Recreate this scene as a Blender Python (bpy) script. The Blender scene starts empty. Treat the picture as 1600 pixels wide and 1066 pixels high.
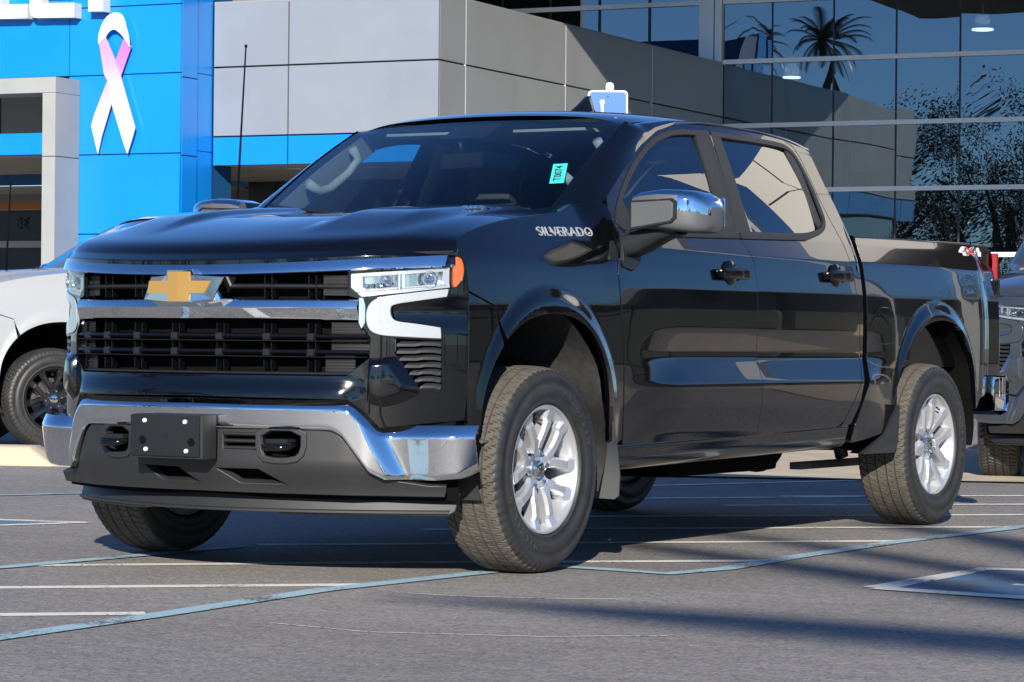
import bpy, bmesh, math, random
import numpy as np
from mathutils import Vector, Matrix
from mathutils.geometry import delaunay_2d_cdt
random.seed(7); rng = np.random.default_rng(7)
sc = bpy.context.scene
COL = sc.collection
R = math.radians

# ------------------------------------------------------------------ camera
YAW, PITCH, ROLL = 0.5515534, -0.000544, 0.009386
fw = Vector((-math.sin(YAW)*math.cos(PITCH), math.cos(YAW)*math.cos(PITCH), math.sin(PITCH)))
r0 = Vector((math.cos(YAW), math.sin(YAW), 0)); u0 = r0.cross(fw)
rt = r0*math.cos(ROLL) + u0*math.sin(ROLL); up = -r0*math.sin(ROLL) + u0*math.cos(ROLL)
camd = bpy.data.cameras.new('camera'); cam = bpy.data.objects.new('camera', camd); COL.objects.link(cam)
CAM = Vector((6.7029, -9.5509, 0.8993))
cam.matrix_world = Matrix(((rt.x, up.x, -fw.x, CAM.x), (rt.y, up.y, -fw.y, CAM.y), (rt.z, up.z, -fw.z, CAM.z), (0, 0, 0, 1)))
camd.sensor_width = 36; camd.lens = 101.69; camd.clip_start = .1; camd.clip_end = 3000
sc.camera = cam

# ------------------------------------------------------------------ light
SUN = Vector((1.22, -2.23, 1.05)).normalized()          # towards the sun
w = bpy.data.worlds.new('World'); sc.world = w; w.use_nodes = True
nt = w.node_tree; nt.nodes.clear()
sky = nt.nodes.new('ShaderNodeTexSky'); sky.sky_type = 'NISHITA'; sky.sun_disc = False
sky.sun_elevation = math.asin(SUN.z); sky.sun_rotation = math.atan2(SUN.x, SUN.y)
sky.air_density = 1.0; sky.dust_density = .15; sky.ozone_density = 4.0; sky.altitude = 800
tint = nt.nodes.new('ShaderNodeMix'); tint.data_type = 'RGBA'; tint.blend_type = 'MULTIPLY'; tint.inputs[0].default_value = 1; tint.inputs[7].default_value = (.60, .84, 1.15, 1)
bg = nt.nodes.new('ShaderNodeBackground'); bg.inputs['Strength'].default_value = .082
wo = nt.nodes.new('ShaderNodeOutputWorld')
nt.links.new(sky.outputs[0], tint.inputs[6]); nt.links.new(tint.outputs[2], bg.inputs[0]); nt.links.new(bg.outputs[0], wo.inputs[0])
sund = bpy.data.lights.new('sun', 'SUN'); sund.energy = 5.0; sund.angle = R(.5); sund.color = (1, .935, .83)
sun = bpy.data.objects.new('sun', sund); COL.objects.link(sun)
sun.rotation_euler = SUN.to_track_quat('Z', 'Y').to_euler()
sc.view_settings.view_transform = 'Standard'; sc.view_settings.look = 'None'
sc.view_settings.gamma = 1; sc.view_settings.use_curve_mapping = False
sc.view_settings.exposure = .6

# ------------------------------------------------------------------ materials
MATS = {}
def mat(name, col=(.5, .5, .5), rough=.5, metal=0., spec=.5, coat=0., coat_rough=.03, ior=1.5, emit=None, bump=None, var=None, coat_ior=1.5, aniso=0):
    m = bpy.data.materials.new(name); m.use_nodes = True
    n = m.node_tree.nodes; l = m.node_tree.links; b = n['Principled BSDF']
    b.inputs['Base Color'].default_value = (*col, 1); b.inputs['Roughness'].default_value = rough
    b.inputs['Metallic'].default_value = metal; b.inputs['IOR'].default_value = ior
    b.inputs['Specular IOR Level'].default_value = spec
    b.inputs['Coat Weight'].default_value = coat; b.inputs['Coat Roughness'].default_value = coat_rough
    b.inputs['Coat IOR'].default_value = coat_ior
    if emit: b.inputs['Emission Color'].default_value = (*emit[0], 1); b.inputs['Emission Strength'].default_value = emit[1]
    tc = n.new('ShaderNodeTexCoord')
    if var:                                   # (scale, amount, detail): mottled colour
        t = n.new('ShaderNodeTexNoise'); t.inputs['Scale'].default_value = var[0]; t.inputs['Detail'].default_value = var[2]
        l.new(tc.outputs['Object'], t.inputs['Vector'])
        mr = n.new('ShaderNodeMapRange'); mr.inputs[1].default_value = .3; mr.inputs[2].default_value = .7
        mr.inputs[3].default_value = 1-var[1]; mr.inputs[4].default_value = 1+var[1]
        l.new(t.outputs[0], mr.inputs[0])
        mx = n.new('ShaderNodeMix'); mx.data_type = 'RGBA'; mx.blend_type = 'MULTIPLY'; mx.inputs[0].default_value = 1
        mx.inputs[6].default_value = (*col, 1); l.new(mr.outputs[0], mx.inputs[7]); l.new(mx.outputs[2], b.inputs['Base Color'])
        mr2 = n.new('ShaderNodeMapRange'); mr2.inputs[3].default_value = max(rough-.08, .02); mr2.inputs[4].default_value = min(rough+.08, 1)
        l.new(t.outputs[0], mr2.inputs[0]); l.new(mr2.outputs[0], b.inputs['Roughness'])
    if bump:                                  # (scale, strength, distance)
        t = n.new('ShaderNodeTexNoise'); t.inputs['Scale'].default_value = bump[0]; t.inputs['Detail'].default_value = 4
        l.new(tc.outputs['Object'], t.inputs['Vector'])
        bp = n.new('ShaderNodeBump'); bp.inputs['Strength'].default_value = bump[1]; bp.inputs['Distance'].default_value = bump[2]
        l.new(t.outputs[0], bp.inputs['Height']); l.new(bp.outputs[0], b.inputs['Normal'])
    MATS[name] = m; return m
def glassmat(name, tint, ior=1.5, boost=1.0, rough=0.0):
    m = bpy.data.materials.new(name); m.use_nodes = True
    n = m.node_tree.nodes; l = m.node_tree.links; n.clear()
    o = n.new('ShaderNodeOutputMaterial'); mix = n.new('ShaderNodeMixShader'); tr = n.new('ShaderNodeBsdfTransparent'); gl = n.new('ShaderNodeBsdfGlossy')
    gl.inputs['Roughness'].default_value = rough; tr.inputs[0].default_value = (*tint, 1)
    f = n.new('ShaderNodeFresnel'); ge = n.new('ShaderNodeNewGeometry'); mi = n.new('ShaderNodeMix'); mi.data_type = 'FLOAT'
    mi.inputs[2].default_value = ior; mi.inputs[3].default_value = 1/ior; l.new(ge.outputs['Backfacing'], mi.inputs[0]); l.new(mi.outputs[0], f.inputs[0])   # thin pane: same fresnel from both sides
    mu = n.new('ShaderNodeMath'); mu.operation = 'MULTIPLY'; mu.inputs[1].default_value = boost; mu.use_clamp = True
    l.new(f.outputs[0], mu.inputs[0]); l.new(mu.outputs[0], mix.inputs[0])
    l.new(tr.outputs[0], mix.inputs[1]); l.new(gl.outputs[0], mix.inputs[2]); l.new(mix.outputs[0], o.inputs[0])
    MATS[name] = m; return m
PAINT = mat('black_paint', (.002, .0022, .003), .12, spec=.25, coat=1, coat_rough=.008, coat_ior=1.52)
WPAINT = mat('white_paint', (.36, .37, .375), .35, coat=1, coat_rough=.02)
GPAINT = mat('grey_metallic_paint', (.08, .09, .105), .32, metal=.55, coat=1, coat_rough=.02)
SPAINT = mat('silver_paint', (.35, .37, .4), .35, metal=.6, coat=1, coat_rough=.02)
CHROME = mat('chrome', (.78, .80, .83), .035, metal=1)
SATIN = mat('satin_black_trim', (.016, .017, .02), .38, spec=.25, bump=(900, .05, .001))
PLASTIC = mat('textured_grey_plastic', (.020, .0205, .022), .5, bump=(700, .25, .001), var=(3, .15, 3))
PLASTIC2 = mat('light_grey_plastic', (.085, .088, .092), .5, bump=(700, .2, .001))
GLOSSB = mat('gloss_black_plastic', (.004, .004, .005), .1)
LOUV = mat('louvre_plastic', (.03, .03, .032), .36)
LREF = mat('satin_silver_bezel', (.58, .60, .63), .28, metal=.5)
DARK = mat('dark_recess', (.004, .004, .004), .9, spec=.08)
RUBBER = mat('tyre_rubber', (.028, .0275, .027), .5, bump=(260, .25, .001), var=(14, .2, 4))
RUBL = mat('moulded_rubber_letters', (.055, .053, .05), .45)
TREAD = mat('dusty_tread_rubber', (.080, .070, .058), .85, bump=(300, .3, .001), var=(25, .25, 5))
ALLOY = mat('silver_alloy', (.56, .57, .59), .30, metal=.6, coat=.6, coat_rough=.05)
ALLOYB = mat('black_alloy', (.01, .01, .011), .25, coat=1)
STEEL = mat('dull_steel', (.16, .155, .15), .5, metal=.8, var=(12, .3, 4))
GOLD = mat('gold_emblem', (.50, .29, .075), .35, metal=.4, coat=1, bump=(1500, .1, .001))
AMBER = mat('amber_lens', (.85, .12, .01), .15, coat=1, bump=(220, .35, .003))
REDL = mat('red_lens', (.28, .004, .008), .12, coat=1)
DRLW = mat('white_light_guide', (.36, .38, .40), .25, coat=1, bump=(190, .35, .003))
REFL = mat('headlamp_reflector', (.8, .82, .85), .08, metal=1)
WHITE = mat('white_plastic', (.8, .8, .8), .4)
LINER = mat('wheel_liner_felt', (.027, .026, .025), .95, bump=(180, .5, .003), var=(30, .3, 5))
INT = mat('interior_dark', (.022, .023, .026), .7)
INTG = mat('interior_grey', (.30, .32, .33), .6)
CLEAR = glassmat('clear_lens', (.96, .97, .98), 1.5, 1.2)
WS = glassmat('windscreen_glass', (.64, .74, .75), 1.55, 1.5)
SG = glassmat('front_door_glass', (.60, .72, .73), 1.6, 1.8)
PG = glassmat('privacy_glass', (.05, .055, .06), 1.75, 2.0)

# ------------------------------------------------------------------ object helpers
def mesh_obj(name, V, F, m, parent=None, smooth=False, mats=None, fm=None):
    me = bpy.data.meshes.new(name)
    me.from_pydata([tuple(map(float, v)) for v in V], [], [tuple(map(int, f)) for f in F])
    for mm in (mats or [m]): me.materials.append(mm)
    if fm is not None: me.polygons.foreach_set('material_index', np.asarray(fm, np.int32))
    if smooth is True: me.polygons.foreach_set('use_smooth', np.ones(len(F), bool))
    elif smooth is not False: me.polygons.foreach_set('use_smooth', np.asarray(smooth, bool))
    me.update()
    o = bpy.data.objects.new(name, me); COL.objects.link(o)
    if parent: o.parent = parent
    return o
def bm_obj(name, bm, m, parent=None, smooth=False, angle=None):
    me = bpy.data.meshes.new(name); bmesh.ops.recalc_face_normals(bm, faces=bm.faces); bm.to_mesh(me); bm.free(); me.materials.append(m)
    if smooth or angle: me.polygons.foreach_set('use_smooth', np.ones(len(me.polygons), bool))
    if angle: me.set_sharp_from_angle(angle=R(angle))
    o = bpy.data.objects.new(name, me); COL.objects.link(o)
    if parent: o.parent = parent
    return o
def empty(name, loc=(0, 0, 0), rz=0.):
    o = bpy.data.objects.new(name, None); o.empty_display_size = .2; o.location = loc; o.rotation_euler = (0, 0, rz); COL.objects.link(o); return o
def tag(o, label=None, cat=None, group=None, kind=None):
    if label: o['label'] = label
    if cat: o['category'] = cat
    if group: o['group'] = group
    if kind: o['kind'] = kind
    return o
def bmbox(bm, c, s, bevel=0., M=None, seg=2):
    r = bmesh.ops.create_cube(bm, size=1)
    for v in r['verts']: v.co = Vector((v.co.x*s[0], v.co.y*s[1], v.co.z*s[2]))
    vs = r['verts']
    if bevel:
        es = list({e for v in vs for e in v.link_edges})
        rb = bmesh.ops.bevel(bm, geom=es, offset=bevel, segments=seg, profile=.7, affect='EDGES')
        vs = list({v for f in rb['faces'] for v in f.verts} | {v for v in vs if v.is_valid})
    for v in vs:
        if M: v.co = M @ v.co
        v.co += Vector(c)
    return vs
def box(name, c, s, m, parent=None, bevel=0., M=None, smooth=False):
    bm = bmesh.new(); bmbox(bm, c, s, bevel, M); return bm_obj(name, bm, m, parent, angle=35 if bevel else None)
def lathe(name, prof, m, parent=None, n=48, axis='x', c=(0, 0, 0), smooth=True, angle=30):
    V = []; F = []; k = len(prof)
    for i in range(n):
        a = 2*math.pi*i/n
        for (x, r) in prof:
            p = {'x': (x, r*math.cos(a), r*math.sin(a)), 'y': (r*math.cos(a), x, r*math.sin(a)), 'z': (r*math.cos(a), r*math.sin(a), x)}[axis]
            V.append((p[0]+c[0], p[1]+c[1], p[2]+c[2]))
    for i in range(n):
        j = (i+1) % n
        for t in range(k-1): F.append((i*k+t, i*k+t+1, j*k+t+1, j*k+t))
    o = mesh_obj(name, V, F, m, parent, smooth)
    if smooth and angle: o.data.set_sharp_from_angle(angle=R(angle))
    return o
def tube(name, pts, r, m, parent=None, n=8, smooth=True, cap=True):
    pts = [Vector(p) for p in pts]; rs = r if isinstance(r, (list, tuple)) else [r]*len(pts)
    V = []; F = []; prev = None
    for i, p in enumerate(pts):
        t = (pts[min(i+1, len(pts)-1)]-pts[max(i-1, 0)]).normalized()
        a = prev if prev else (Vector((0, 0, 1)) if abs(t.z) < .9 else Vector((1, 0, 0)))
        s = t.cross(a).normalized(); q = s.cross(t).normalized(); prev = q
        for k in range(n):
            an = 2*math.pi*k/n; V.append(p + (s*math.cos(an)+q*math.sin(an))*rs[i])
    for i in range(len(pts)-1):
        for k in range(n): F.append((i*n+k, i*n+(k+1) % n, (i+1)*n+(k+1) % n, (i+1)*n+k))
    if cap: F.append(tuple(range(n))[::-1]); F.append(tuple(range((len(pts)-1)*n, len(pts)*n)))
    return mesh_obj(name, V, F, m, parent, smooth)
def pip(P, poly):
    x, y = P[:, 0], P[:, 1]; ins = np.zeros(len(P), bool); n = len(poly)
    for i in range(n):
        x1, y1 = poly[i]; x2, y2 = poly[(i+1) % n]
        if y1 == y2: continue
        c = ((y1 > y) != (y2 > y)) & (x < (x2-x1)*(y-y1)/(y2-y1)+x1)
        ins ^= c
    return ins
def segdist(P, poly):
    d = np.full(len(P), 1e9); n = len(poly)
    for i in range(n):
        a = np.array(poly[i]); b = np.array(poly[(i+1) % n]); ab = b-a; L = (ab@ab)+1e-12
        t = np.clip(((P-a)@ab)/L, 0, 1); d = np.minimum(d, np.hypot(*(P-a-t[:, None]*ab).T))
    return d
def resample(poly, step):
    out = []; n = len(poly)
    for i in range(n):
        a = np.array(poly[i], float); b = np.array(poly[(i+1) % n], float); k = max(1, int(np.ceil(np.hypot(*(b-a))/step)))
        for t in range(k): out.append(tuple(a+(b-a)*t/k))
    return out
def smoothpoly(poly, sharp=(), it=2, closed=True):
    """Chaikin corner cutting; indices in sharp stay corners"""
    P = [(tuple(p), i in sharp) for i, p in enumerate(poly)]
    for _ in range(it):
        Q = []; n = len(P)
        for i in range(n):
            (p, s) = P[i]; (a, _s) = P[i-1]; (b, _t) = P[(i+1) % n]
            if s or (not closed and i in (0, n-1)): Q.append((p, True)); continue
            p = np.array(p); Q.append((tuple(.75*p+.25*np.array(a)), False)); Q.append((tuple(.75*p+.25*np.array(b)), False))
        P = Q
    return [p for p, _ in P]
def panel(name, outer, fmap, out, m, parent=None, holes=(), step=.035, depth=.02, mir=False, round_=.0025):
    """fmap(u,v)->(N,3) on a smooth surface; analytic normals; edge turned inwards by depth"""
    outer = resample(outer, step); holes = [resample(h, step) for h in holes]
    loops = [outer]+holes; pts = []; edges = []; rings = []
    for lp in loops:
        s = len(pts); pts += lp; ids = list(range(s, s+len(lp))); rings.append(ids)
        edges += [(ids[i], ids[(i+1) % len(ids)]) for i in range(len(ids))]
    A = np.array(outer); lo = A.min(0); hi = A.max(0)
    gx, gy = np.meshgrid(np.arange(lo[0]+step*.37, hi[0], step), np.arange(lo[1]+step*.41, hi[1], step)); G = np.stack([gx.ravel(), gy.ravel()], 1)
    if len(G):
        k = pip(G, outer) & (segdist(G, outer) > step*.45)
        for h in holes: k &= ~pip(G, h) & (segdist(G, h) > step*.45)
        G = G[k]
    allp = [Vector(p) for p in pts]+[Vector(p) for p in G]
    r = delaunay_2d_cdt(allp, edges, [], 0, 1e-7)
    P2 = np.array([(v.x, v.y) for v in r[0]]); T = [f for f in r[2] if len(f) == 3]
    cen = np.array([(P2[list(f)]).mean(0) for f in T]); k = pip(cen, outer)
    for h in holes: k &= ~pip(cen, h)
    T = [T[i] for i in range(len(T)) if k[i]]
    omap = {}
    for ni, orig in enumerate(r[3]):
        for oi in orig: omap.setdefault(oi, ni)
    def f3(P):
        Q = fmap(P[:, 0], P[:, 1]); Q = np.stack([np.broadcast_to(q, P.shape[:1]) for q in Q], 1).astype(float)
        if mir: Q[:, 0] *= -1
        return Q
    def nrm(P):
        e = .0015; du = f3(P+np.array([e, 0]))-f3(P-np.array([e, 0])); dv = f3(P+np.array([0, e]))-f3(P-np.array([0, e]))
        n = np.cross(du, dv); n /= np.linalg.norm(n, axis=1)[:, None]+1e-12
        o = np.array(out, float)*(np.array([-1, 1, 1]) if mir else 1); n *= np.sign(n@o+1e-9)[:, None]; return n
    V = f3(P2); N = nrm(P2); F = []; LN = []
    for f in T:
        a, b, c = f; g = np.cross(V[b]-V[a], V[c]-V[a])
        if g@(N[a]+N[b]+N[c]) < 0: a, c = c, a
        F.append((a, b, c)); LN += [N[a], N[b], N[c]]
    V = list(V)
    for ri, ids in enumerate(rings):
        ids = [omap[i] for i in ids if i in omap]; s = len(V); k = len(ids)
        B = np.array([V[i] for i in ids]); NB = N[ids]
        tan = np.roll(B, -1, 0)-np.roll(B, 1, 0); tan /= np.linalg.norm(tan, axis=1)[:, None]+1e-12
        side = np.cross(tan, NB); cen3 = B.mean(0)
        area = sum(pts[rings[ri][i]][0]*pts[rings[ri][(i+1) % len(rings[ri])]][1]-pts[rings[ri][(i+1) % len(rings[ri])]][0]*pts[rings[ri][i]][1] for i in range(len(rings[ri])))
        # side must point away from the material: test against a mapped 2D offset
        P0 = P2[ids]; t2 = np.roll(P0, -1, 0)-np.roll(P0, 1, 0); o2 = np.stack([t2[:, 1], -t2[:, 0]], 1); o2 /= np.linalg.norm(o2, axis=1)[:, None]+1e-12
        if area < 0: o2 = -o2
        if ri > 0: o2 = -o2
        w3 = f3(P0+o2*.002)-f3(P0); side *= np.sign((side*w3).sum(1)+1e-12)[:, None]
        rd = round_
        L1 = B+side*rd*.7-NB*rd*.3; L2 = B+side*rd-NB*rd; L3 = B+side*rd-NB*depth
        N1 = NB*.75+side*.65; N1 /= np.linalg.norm(N1, axis=1)[:, None]
        V += list(B)+list(L1)+list(L2)+list(L3)
        NN = [NB, N1, side, side]
        for i in range(k):
            j = (i+1) % k
            for q in range(3):
                a, b, c, d = s+q*k+i, s+q*k+j, s+(q+1)*k+j, s+(q+1)*k+i
                na, nb, nc, nd = NN[q][i], NN[q][j], NN[q+1][j], NN[q+1][i]
                g = np.cross(np.array(V[b])-V[a], np.array(V[d])-V[a])
                if g@(na+nb+nc+nd) < 0: F.append((d, c, b, a)); LN += [nd, nc, nb, na]
                else: F.append((a, b, c, d)); LN += [na, nb, nc, nd]
    o = mesh_obj(name, V, F, m, parent, True)
    o.data.normals_split_custom_set([tuple(n) for n in LN])
    return o
def loft(name, rows, m, parent=None, smooth=True, angle=None, closed=False, flip=False):
    rows = np.array(rows, float); a, b = rows.shape[:2]; F = []
    for i in range(a-1):
        for j in range(b if closed else b-1):
            k = (j+1) % b; f = (i*b+j, i*b+k, (i+1)*b+k, (i+1)*b+j); F.append(f[::-1] if flip else f)
    o = mesh_obj(name, rows.reshape(-1, 3), F, m, parent, smooth)
    if angle: o.data.set_sharp_from_angle(angle=R(angle))
    return o
def prism(name, poly, place, d, m, parent=None, bevel=0., angle=30):
    """poly 2D; place(u,v,w)->xyz with w the extrusion coordinate; front at w=0, back at w=d"""
    bm = bmesh.new(); n = len(poly)
    A = [bm.verts.new(place(u, v, 0)) for u, v in poly]; B = [bm.verts.new(place(u, v, d)) for u, v in poly]
    f = bm.faces.new(A); bm.faces.new(B[::-1])
    for i in range(n): bm.faces.new((A[i], B[i], B[(i+1) % n], A[(i+1) % n]))
    if bevel: bmesh.ops.bevel(bm, geom=list(f.edges), offset=bevel, segments=2, profile=.6, affect='EDGES')
    return bm_obj(name, bm, m, parent)
def copy_tree(o, parent=None, swap=None, skip=()):
    c = o.copy(); COL.objects.link(c); c.parent = parent
    if parent is not None: c.matrix_parent_inverse = o.matrix_parent_inverse
    if swap and o.type == 'MESH':
        for i, s in enumerate(o.material_slots):
            k = s.material.name
            if k in swap: c.material_slots[i].link = 'OBJECT'; c.material_slots[i].material = MATS[swap[k]]
    for ch in list(o.children):
        if ch.name.split('.')[0] in skip: continue
        copy_tree(ch, c, swap, skip)
    return c

# ------------------------------------------------------------------ body surface functions
def sstep(a,b,x):
    t=np.clip((np.asarray(x,float)-a)/(b-a),0,1); return t*t*(3-2*t)
_z=np.arange(.30,2.0,.002)
def _prof(pts,sig):
    zs,xs=zip(*pts); p=np.interp(_z,zs,xs)
    k=np.arange(-60,61)*.002; g=np.exp(-.5*(k/sig)**2); g/=g.sum()
    q=np.convolve(np.pad(p,60,mode='reflect',reflect_type='odd'),g,'valid')
    return q
_up=[(1.272,.939),(1.37,.905),(1.60,.812),(1.80,.722),(1.86,.692),(2.0,.62)]
_A=_prof([(.30,.90),(.46,.950),(.52,.970),(.62,.987),(.71,.993),(.725,.991),(.825,.958),(.85,.957),(.95,.963),(1.03,.965),(1.12,.961),(1.20,.951)]+_up,.0045)
_C=_prof([(.30,.955),(.46,.960),(.60,.966),(.80,.972),(.95,.972),(1.03,.970),(1.12,.961),(1.20,.950),(1.27,.922),(1.37,.860),(1.45,.810),(1.60,.72),(2.0,.5)],.02)
_B=_prof([(.30,.955),(.46,.960),(.60,.966),(.80,.972),(.95,.972),(1.03,.970),(1.12,.963),(1.20,.951)]+_up,.006)
def arc_d(y,z,cy,cz,r):
    return np.hypot(y-cy,(z-cz)*1.0)-r
def X(y,z):
    y=np.asarray(y,float); z=np.asarray(z,float)
    w=sstep(.62,1.15,y)*(1-sstep(2.95,3.30,y))
    x=np.interp(z,_z,_A)*w+np.interp(z,_z,_B)*(1-w)
    wc=1-sstep(.46,.66,y)
    x=x*(1-wc)+np.interp(z,_z,_C)*wc                      # rounder fender shoulder
    x=x-.012*np.clip((-.05-y)/.48,0,2)**2*(z>0)          # nose taper
    x=x-.018*sstep(3.9,4.6,y)-.02*np.clip((y-4.35)/.2,0,1)**3
    low=1-sstep(1.02,1.16,z)
    for cy in (.055,3.80):
        d=np.hypot(y-cy,np.maximum(z-.56,0))-.455
        b=.016*(1-sstep(.022,.100,d))
        x=x+b*np.where(z<.56,1,1)*sstep(.30,.5,z)
    return x
def Fl(x): return -0.97+.342*x*x+.176*x**6
def Fb(x): return -0.97+.36*x*x
def Fv(x): return -0.91+.44*x*x
def S(off=0.): return lambda y, z: (X(y, z)+off, y, z)
def FR(F, off=0.):                     # plane of the front: u=x, v=z
    return lambda x, z: (x, F(x)+(off(x, z) if callable(off) else off), z)
def zup(x): return .042*(np.abs(x)/.9)**2
def hood(x, y):
    s = np.maximum(y-Fl(x)+.0, 0); ax = np.abs(x)
    z = 1.188+.030*(np.minimum(ax, 1)/.9)**2+.047*(1-np.exp(-s/.028))+.150*(1-np.exp(-s/.50))+.022*np.minimum(s, 1.3)/1.3
    g = sstep(.14, .55, s)
    z = z+.024*g*(sstep(.30, .40, ax)*(1-sstep(.60, .74, ax)))-.004*g*(1-sstep(.0, .3, ax))
    z = z-.020*sstep(.72, .93, ax)
    return z
def roofz(x, y):
    ax = np.abs(x)
    z = 1.925-.022*((y-1.95)/.7)**2*(y < 1.95)-.022*((y-1.95)/.8)**2*(y > 1.95)
    z = z-.028*np.exp(-np.maximum(y-1.08, 0)/.10)-.02*np.exp(-np.maximum(2.80-y, 0)/.05)
    return z-.040*(ax/.7)**2-.045*(ax/.7)**8
def seam_z(y):                         # door / roof seam
    return np.interp(y, [.60, .648, .76, .91, 1.129, 1.336, 1.551, 1.75, 1.906, 2.343, 2.60, 2.70, 2.80], [1.44, 1.471, 1.534, 1.617, 1.722, 1.800, 1.842, 1.856, 1.862, 1.858, 1.842, 1.808, 1.76])

def offset(poly, d):
    P = np.array(poly, float); n = len(P)
    a = sum(P[i][0]*P[(i+1) % n][1]-P[(i+1) % n][0]*P[i][1] for i in range(n))
    out = []
    for i in range(n):
        p0, p1, p2 = P[i-1], P[i], P[(i+1) % n]
        e1 = p1-p0; e2 = p2-p1; e1 /= np.hypot(*e1)+1e-12; e2 /= np.hypot(*e2)+1e-12
        n1 = np.array([e1[1], -e1[0]]); n2 = np.array([e2[1], -e2[0]]); b = n1+n2; L = b@b
        b = b/(L if L > .5 else .5)*1.0; b = b*2 if L > .5 else b
        b = (n1+n2)/max(1+n1@n2, .4)
        out.append(tuple(p1+b*d*(1 if a > 0 else -1)))
    return out
def text_obj(name, s, size, M, ext, m, parent=None, sx=1., shear=0., space=1., off=.02):
    cu = bpy.data.curves.new(name, 'FONT'); cu.body = s; cu.size = size; cu.extrude = ext; cu.align_x = 'CENTER'; cu.align_y = 'CENTER'; cu.shear = shear
    cu.space_character = space; cu.resolution_u = 3; cu.offset = size*off
    t = bpy.data.objects.new(name+'_src', cu); COL.objects.link(t)
    dg = bpy.context.evaluated_depsgraph_get(); me = bpy.data.meshes.new_from_object(t.evaluated_get(dg)); me.name = name
    bpy.data.objects.remove(t); bpy.data.curves.remove(cu)
    me.transform(Matrix.Diagonal((sx, 1, 1, 1))); me.transform(M); me.materials.clear(); me.materials.append(m)
    o = bpy.data.objects.new(name, me); COL.objects.link(o); o.parent = parent; return o
def basis(o, ax, ay, az):
    ax, ay, az = Vector(ax).normalized(), Vector(ay).normalized(), Vector(az).normalized()
    return Matrix(((ax.x, ay.x, az.x, o[0]), (ax.y, ay.y, az.y, o[1]), (ax.z, ay.z, az.z, o[2]), (0, 0, 0, 1)))

# ================================================================== WHEELS
def make_tyre_mesh():
    NA = 560
    prof = [(-.108, .252, 0), (-.122, .256, 0), (-.1245, .264, 0), (-.1225, .2655, 0), (-.135, .285, 0), (-.137, .295, 0), (-.1385, .320, 0), (-.1365, .3215, 0), (-.136, .345, 0), (-.1375, .3465, 0), (-.127, .372, 0), (-.117, .3835, 1), (-.108, .3890, 2), (-.095, .3935, 2), (-.080, .3962, 2),
            (-.0755, .3966, 3), (-.0750, .3885, 4), (-.0690, .3885, 4), (-.0685, .3972, 3), (-.050, .3982, 5), (-.0335, .3990, 5), (-.030, .3990, 3), (-.0295, .3900, 4), (-.0225, .3900, 4), (-.022, .3994, 3), (-.008, .3998, 6)]
    prof = prof+[(-x, r, t) for x, r, t in prof[::-1]]
    prof = [(.001 if False else x, r, t) for x, r, t in prof]
    K = len(prof); V = []; F = []; FM = []; SM = []
    for i in range(NA):
        a = 2*math.pi*i/NA
        for k, (x, r, t) in enumerate(prof):
            rr = r
            if t in (1, 2):
                ph = (i+int(abs(x)*140)) % 8
                if ph == 0: rr -= .010 if t == 2 else .006
                if t == 1 and ph in (4, 5): rr += .002
            elif t in (5, 6):
                ph = (i+int(x*260)+400) % 7
                if ph == 0: rr -= .006
            elif t == 0 and k in (10, K-11):
                if (i % 8) in (3, 4, 5): rr += .0025
            V.append((x, rr*math.cos(a), rr*math.sin(a)))
    for i in range(NA):
        j = (i+1) % NA
        for k in range(K-1):
            F.append((i*K+k, j*K+k, j*K+k+1, i*K+k+1))
            ta, tb = prof[k][2], prof[k+1][2]
            tread = (ta > 0 and tb > 0); FM.append(1 if tread and not (ta == 4 and tb == 4) else 0); SM.append(not tread)
    o = mesh_obj('tyre', V, F, RUBBER, None, np.array(SM), mats=[RUBBER, TREAD], fm=FM)
    return o
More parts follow.
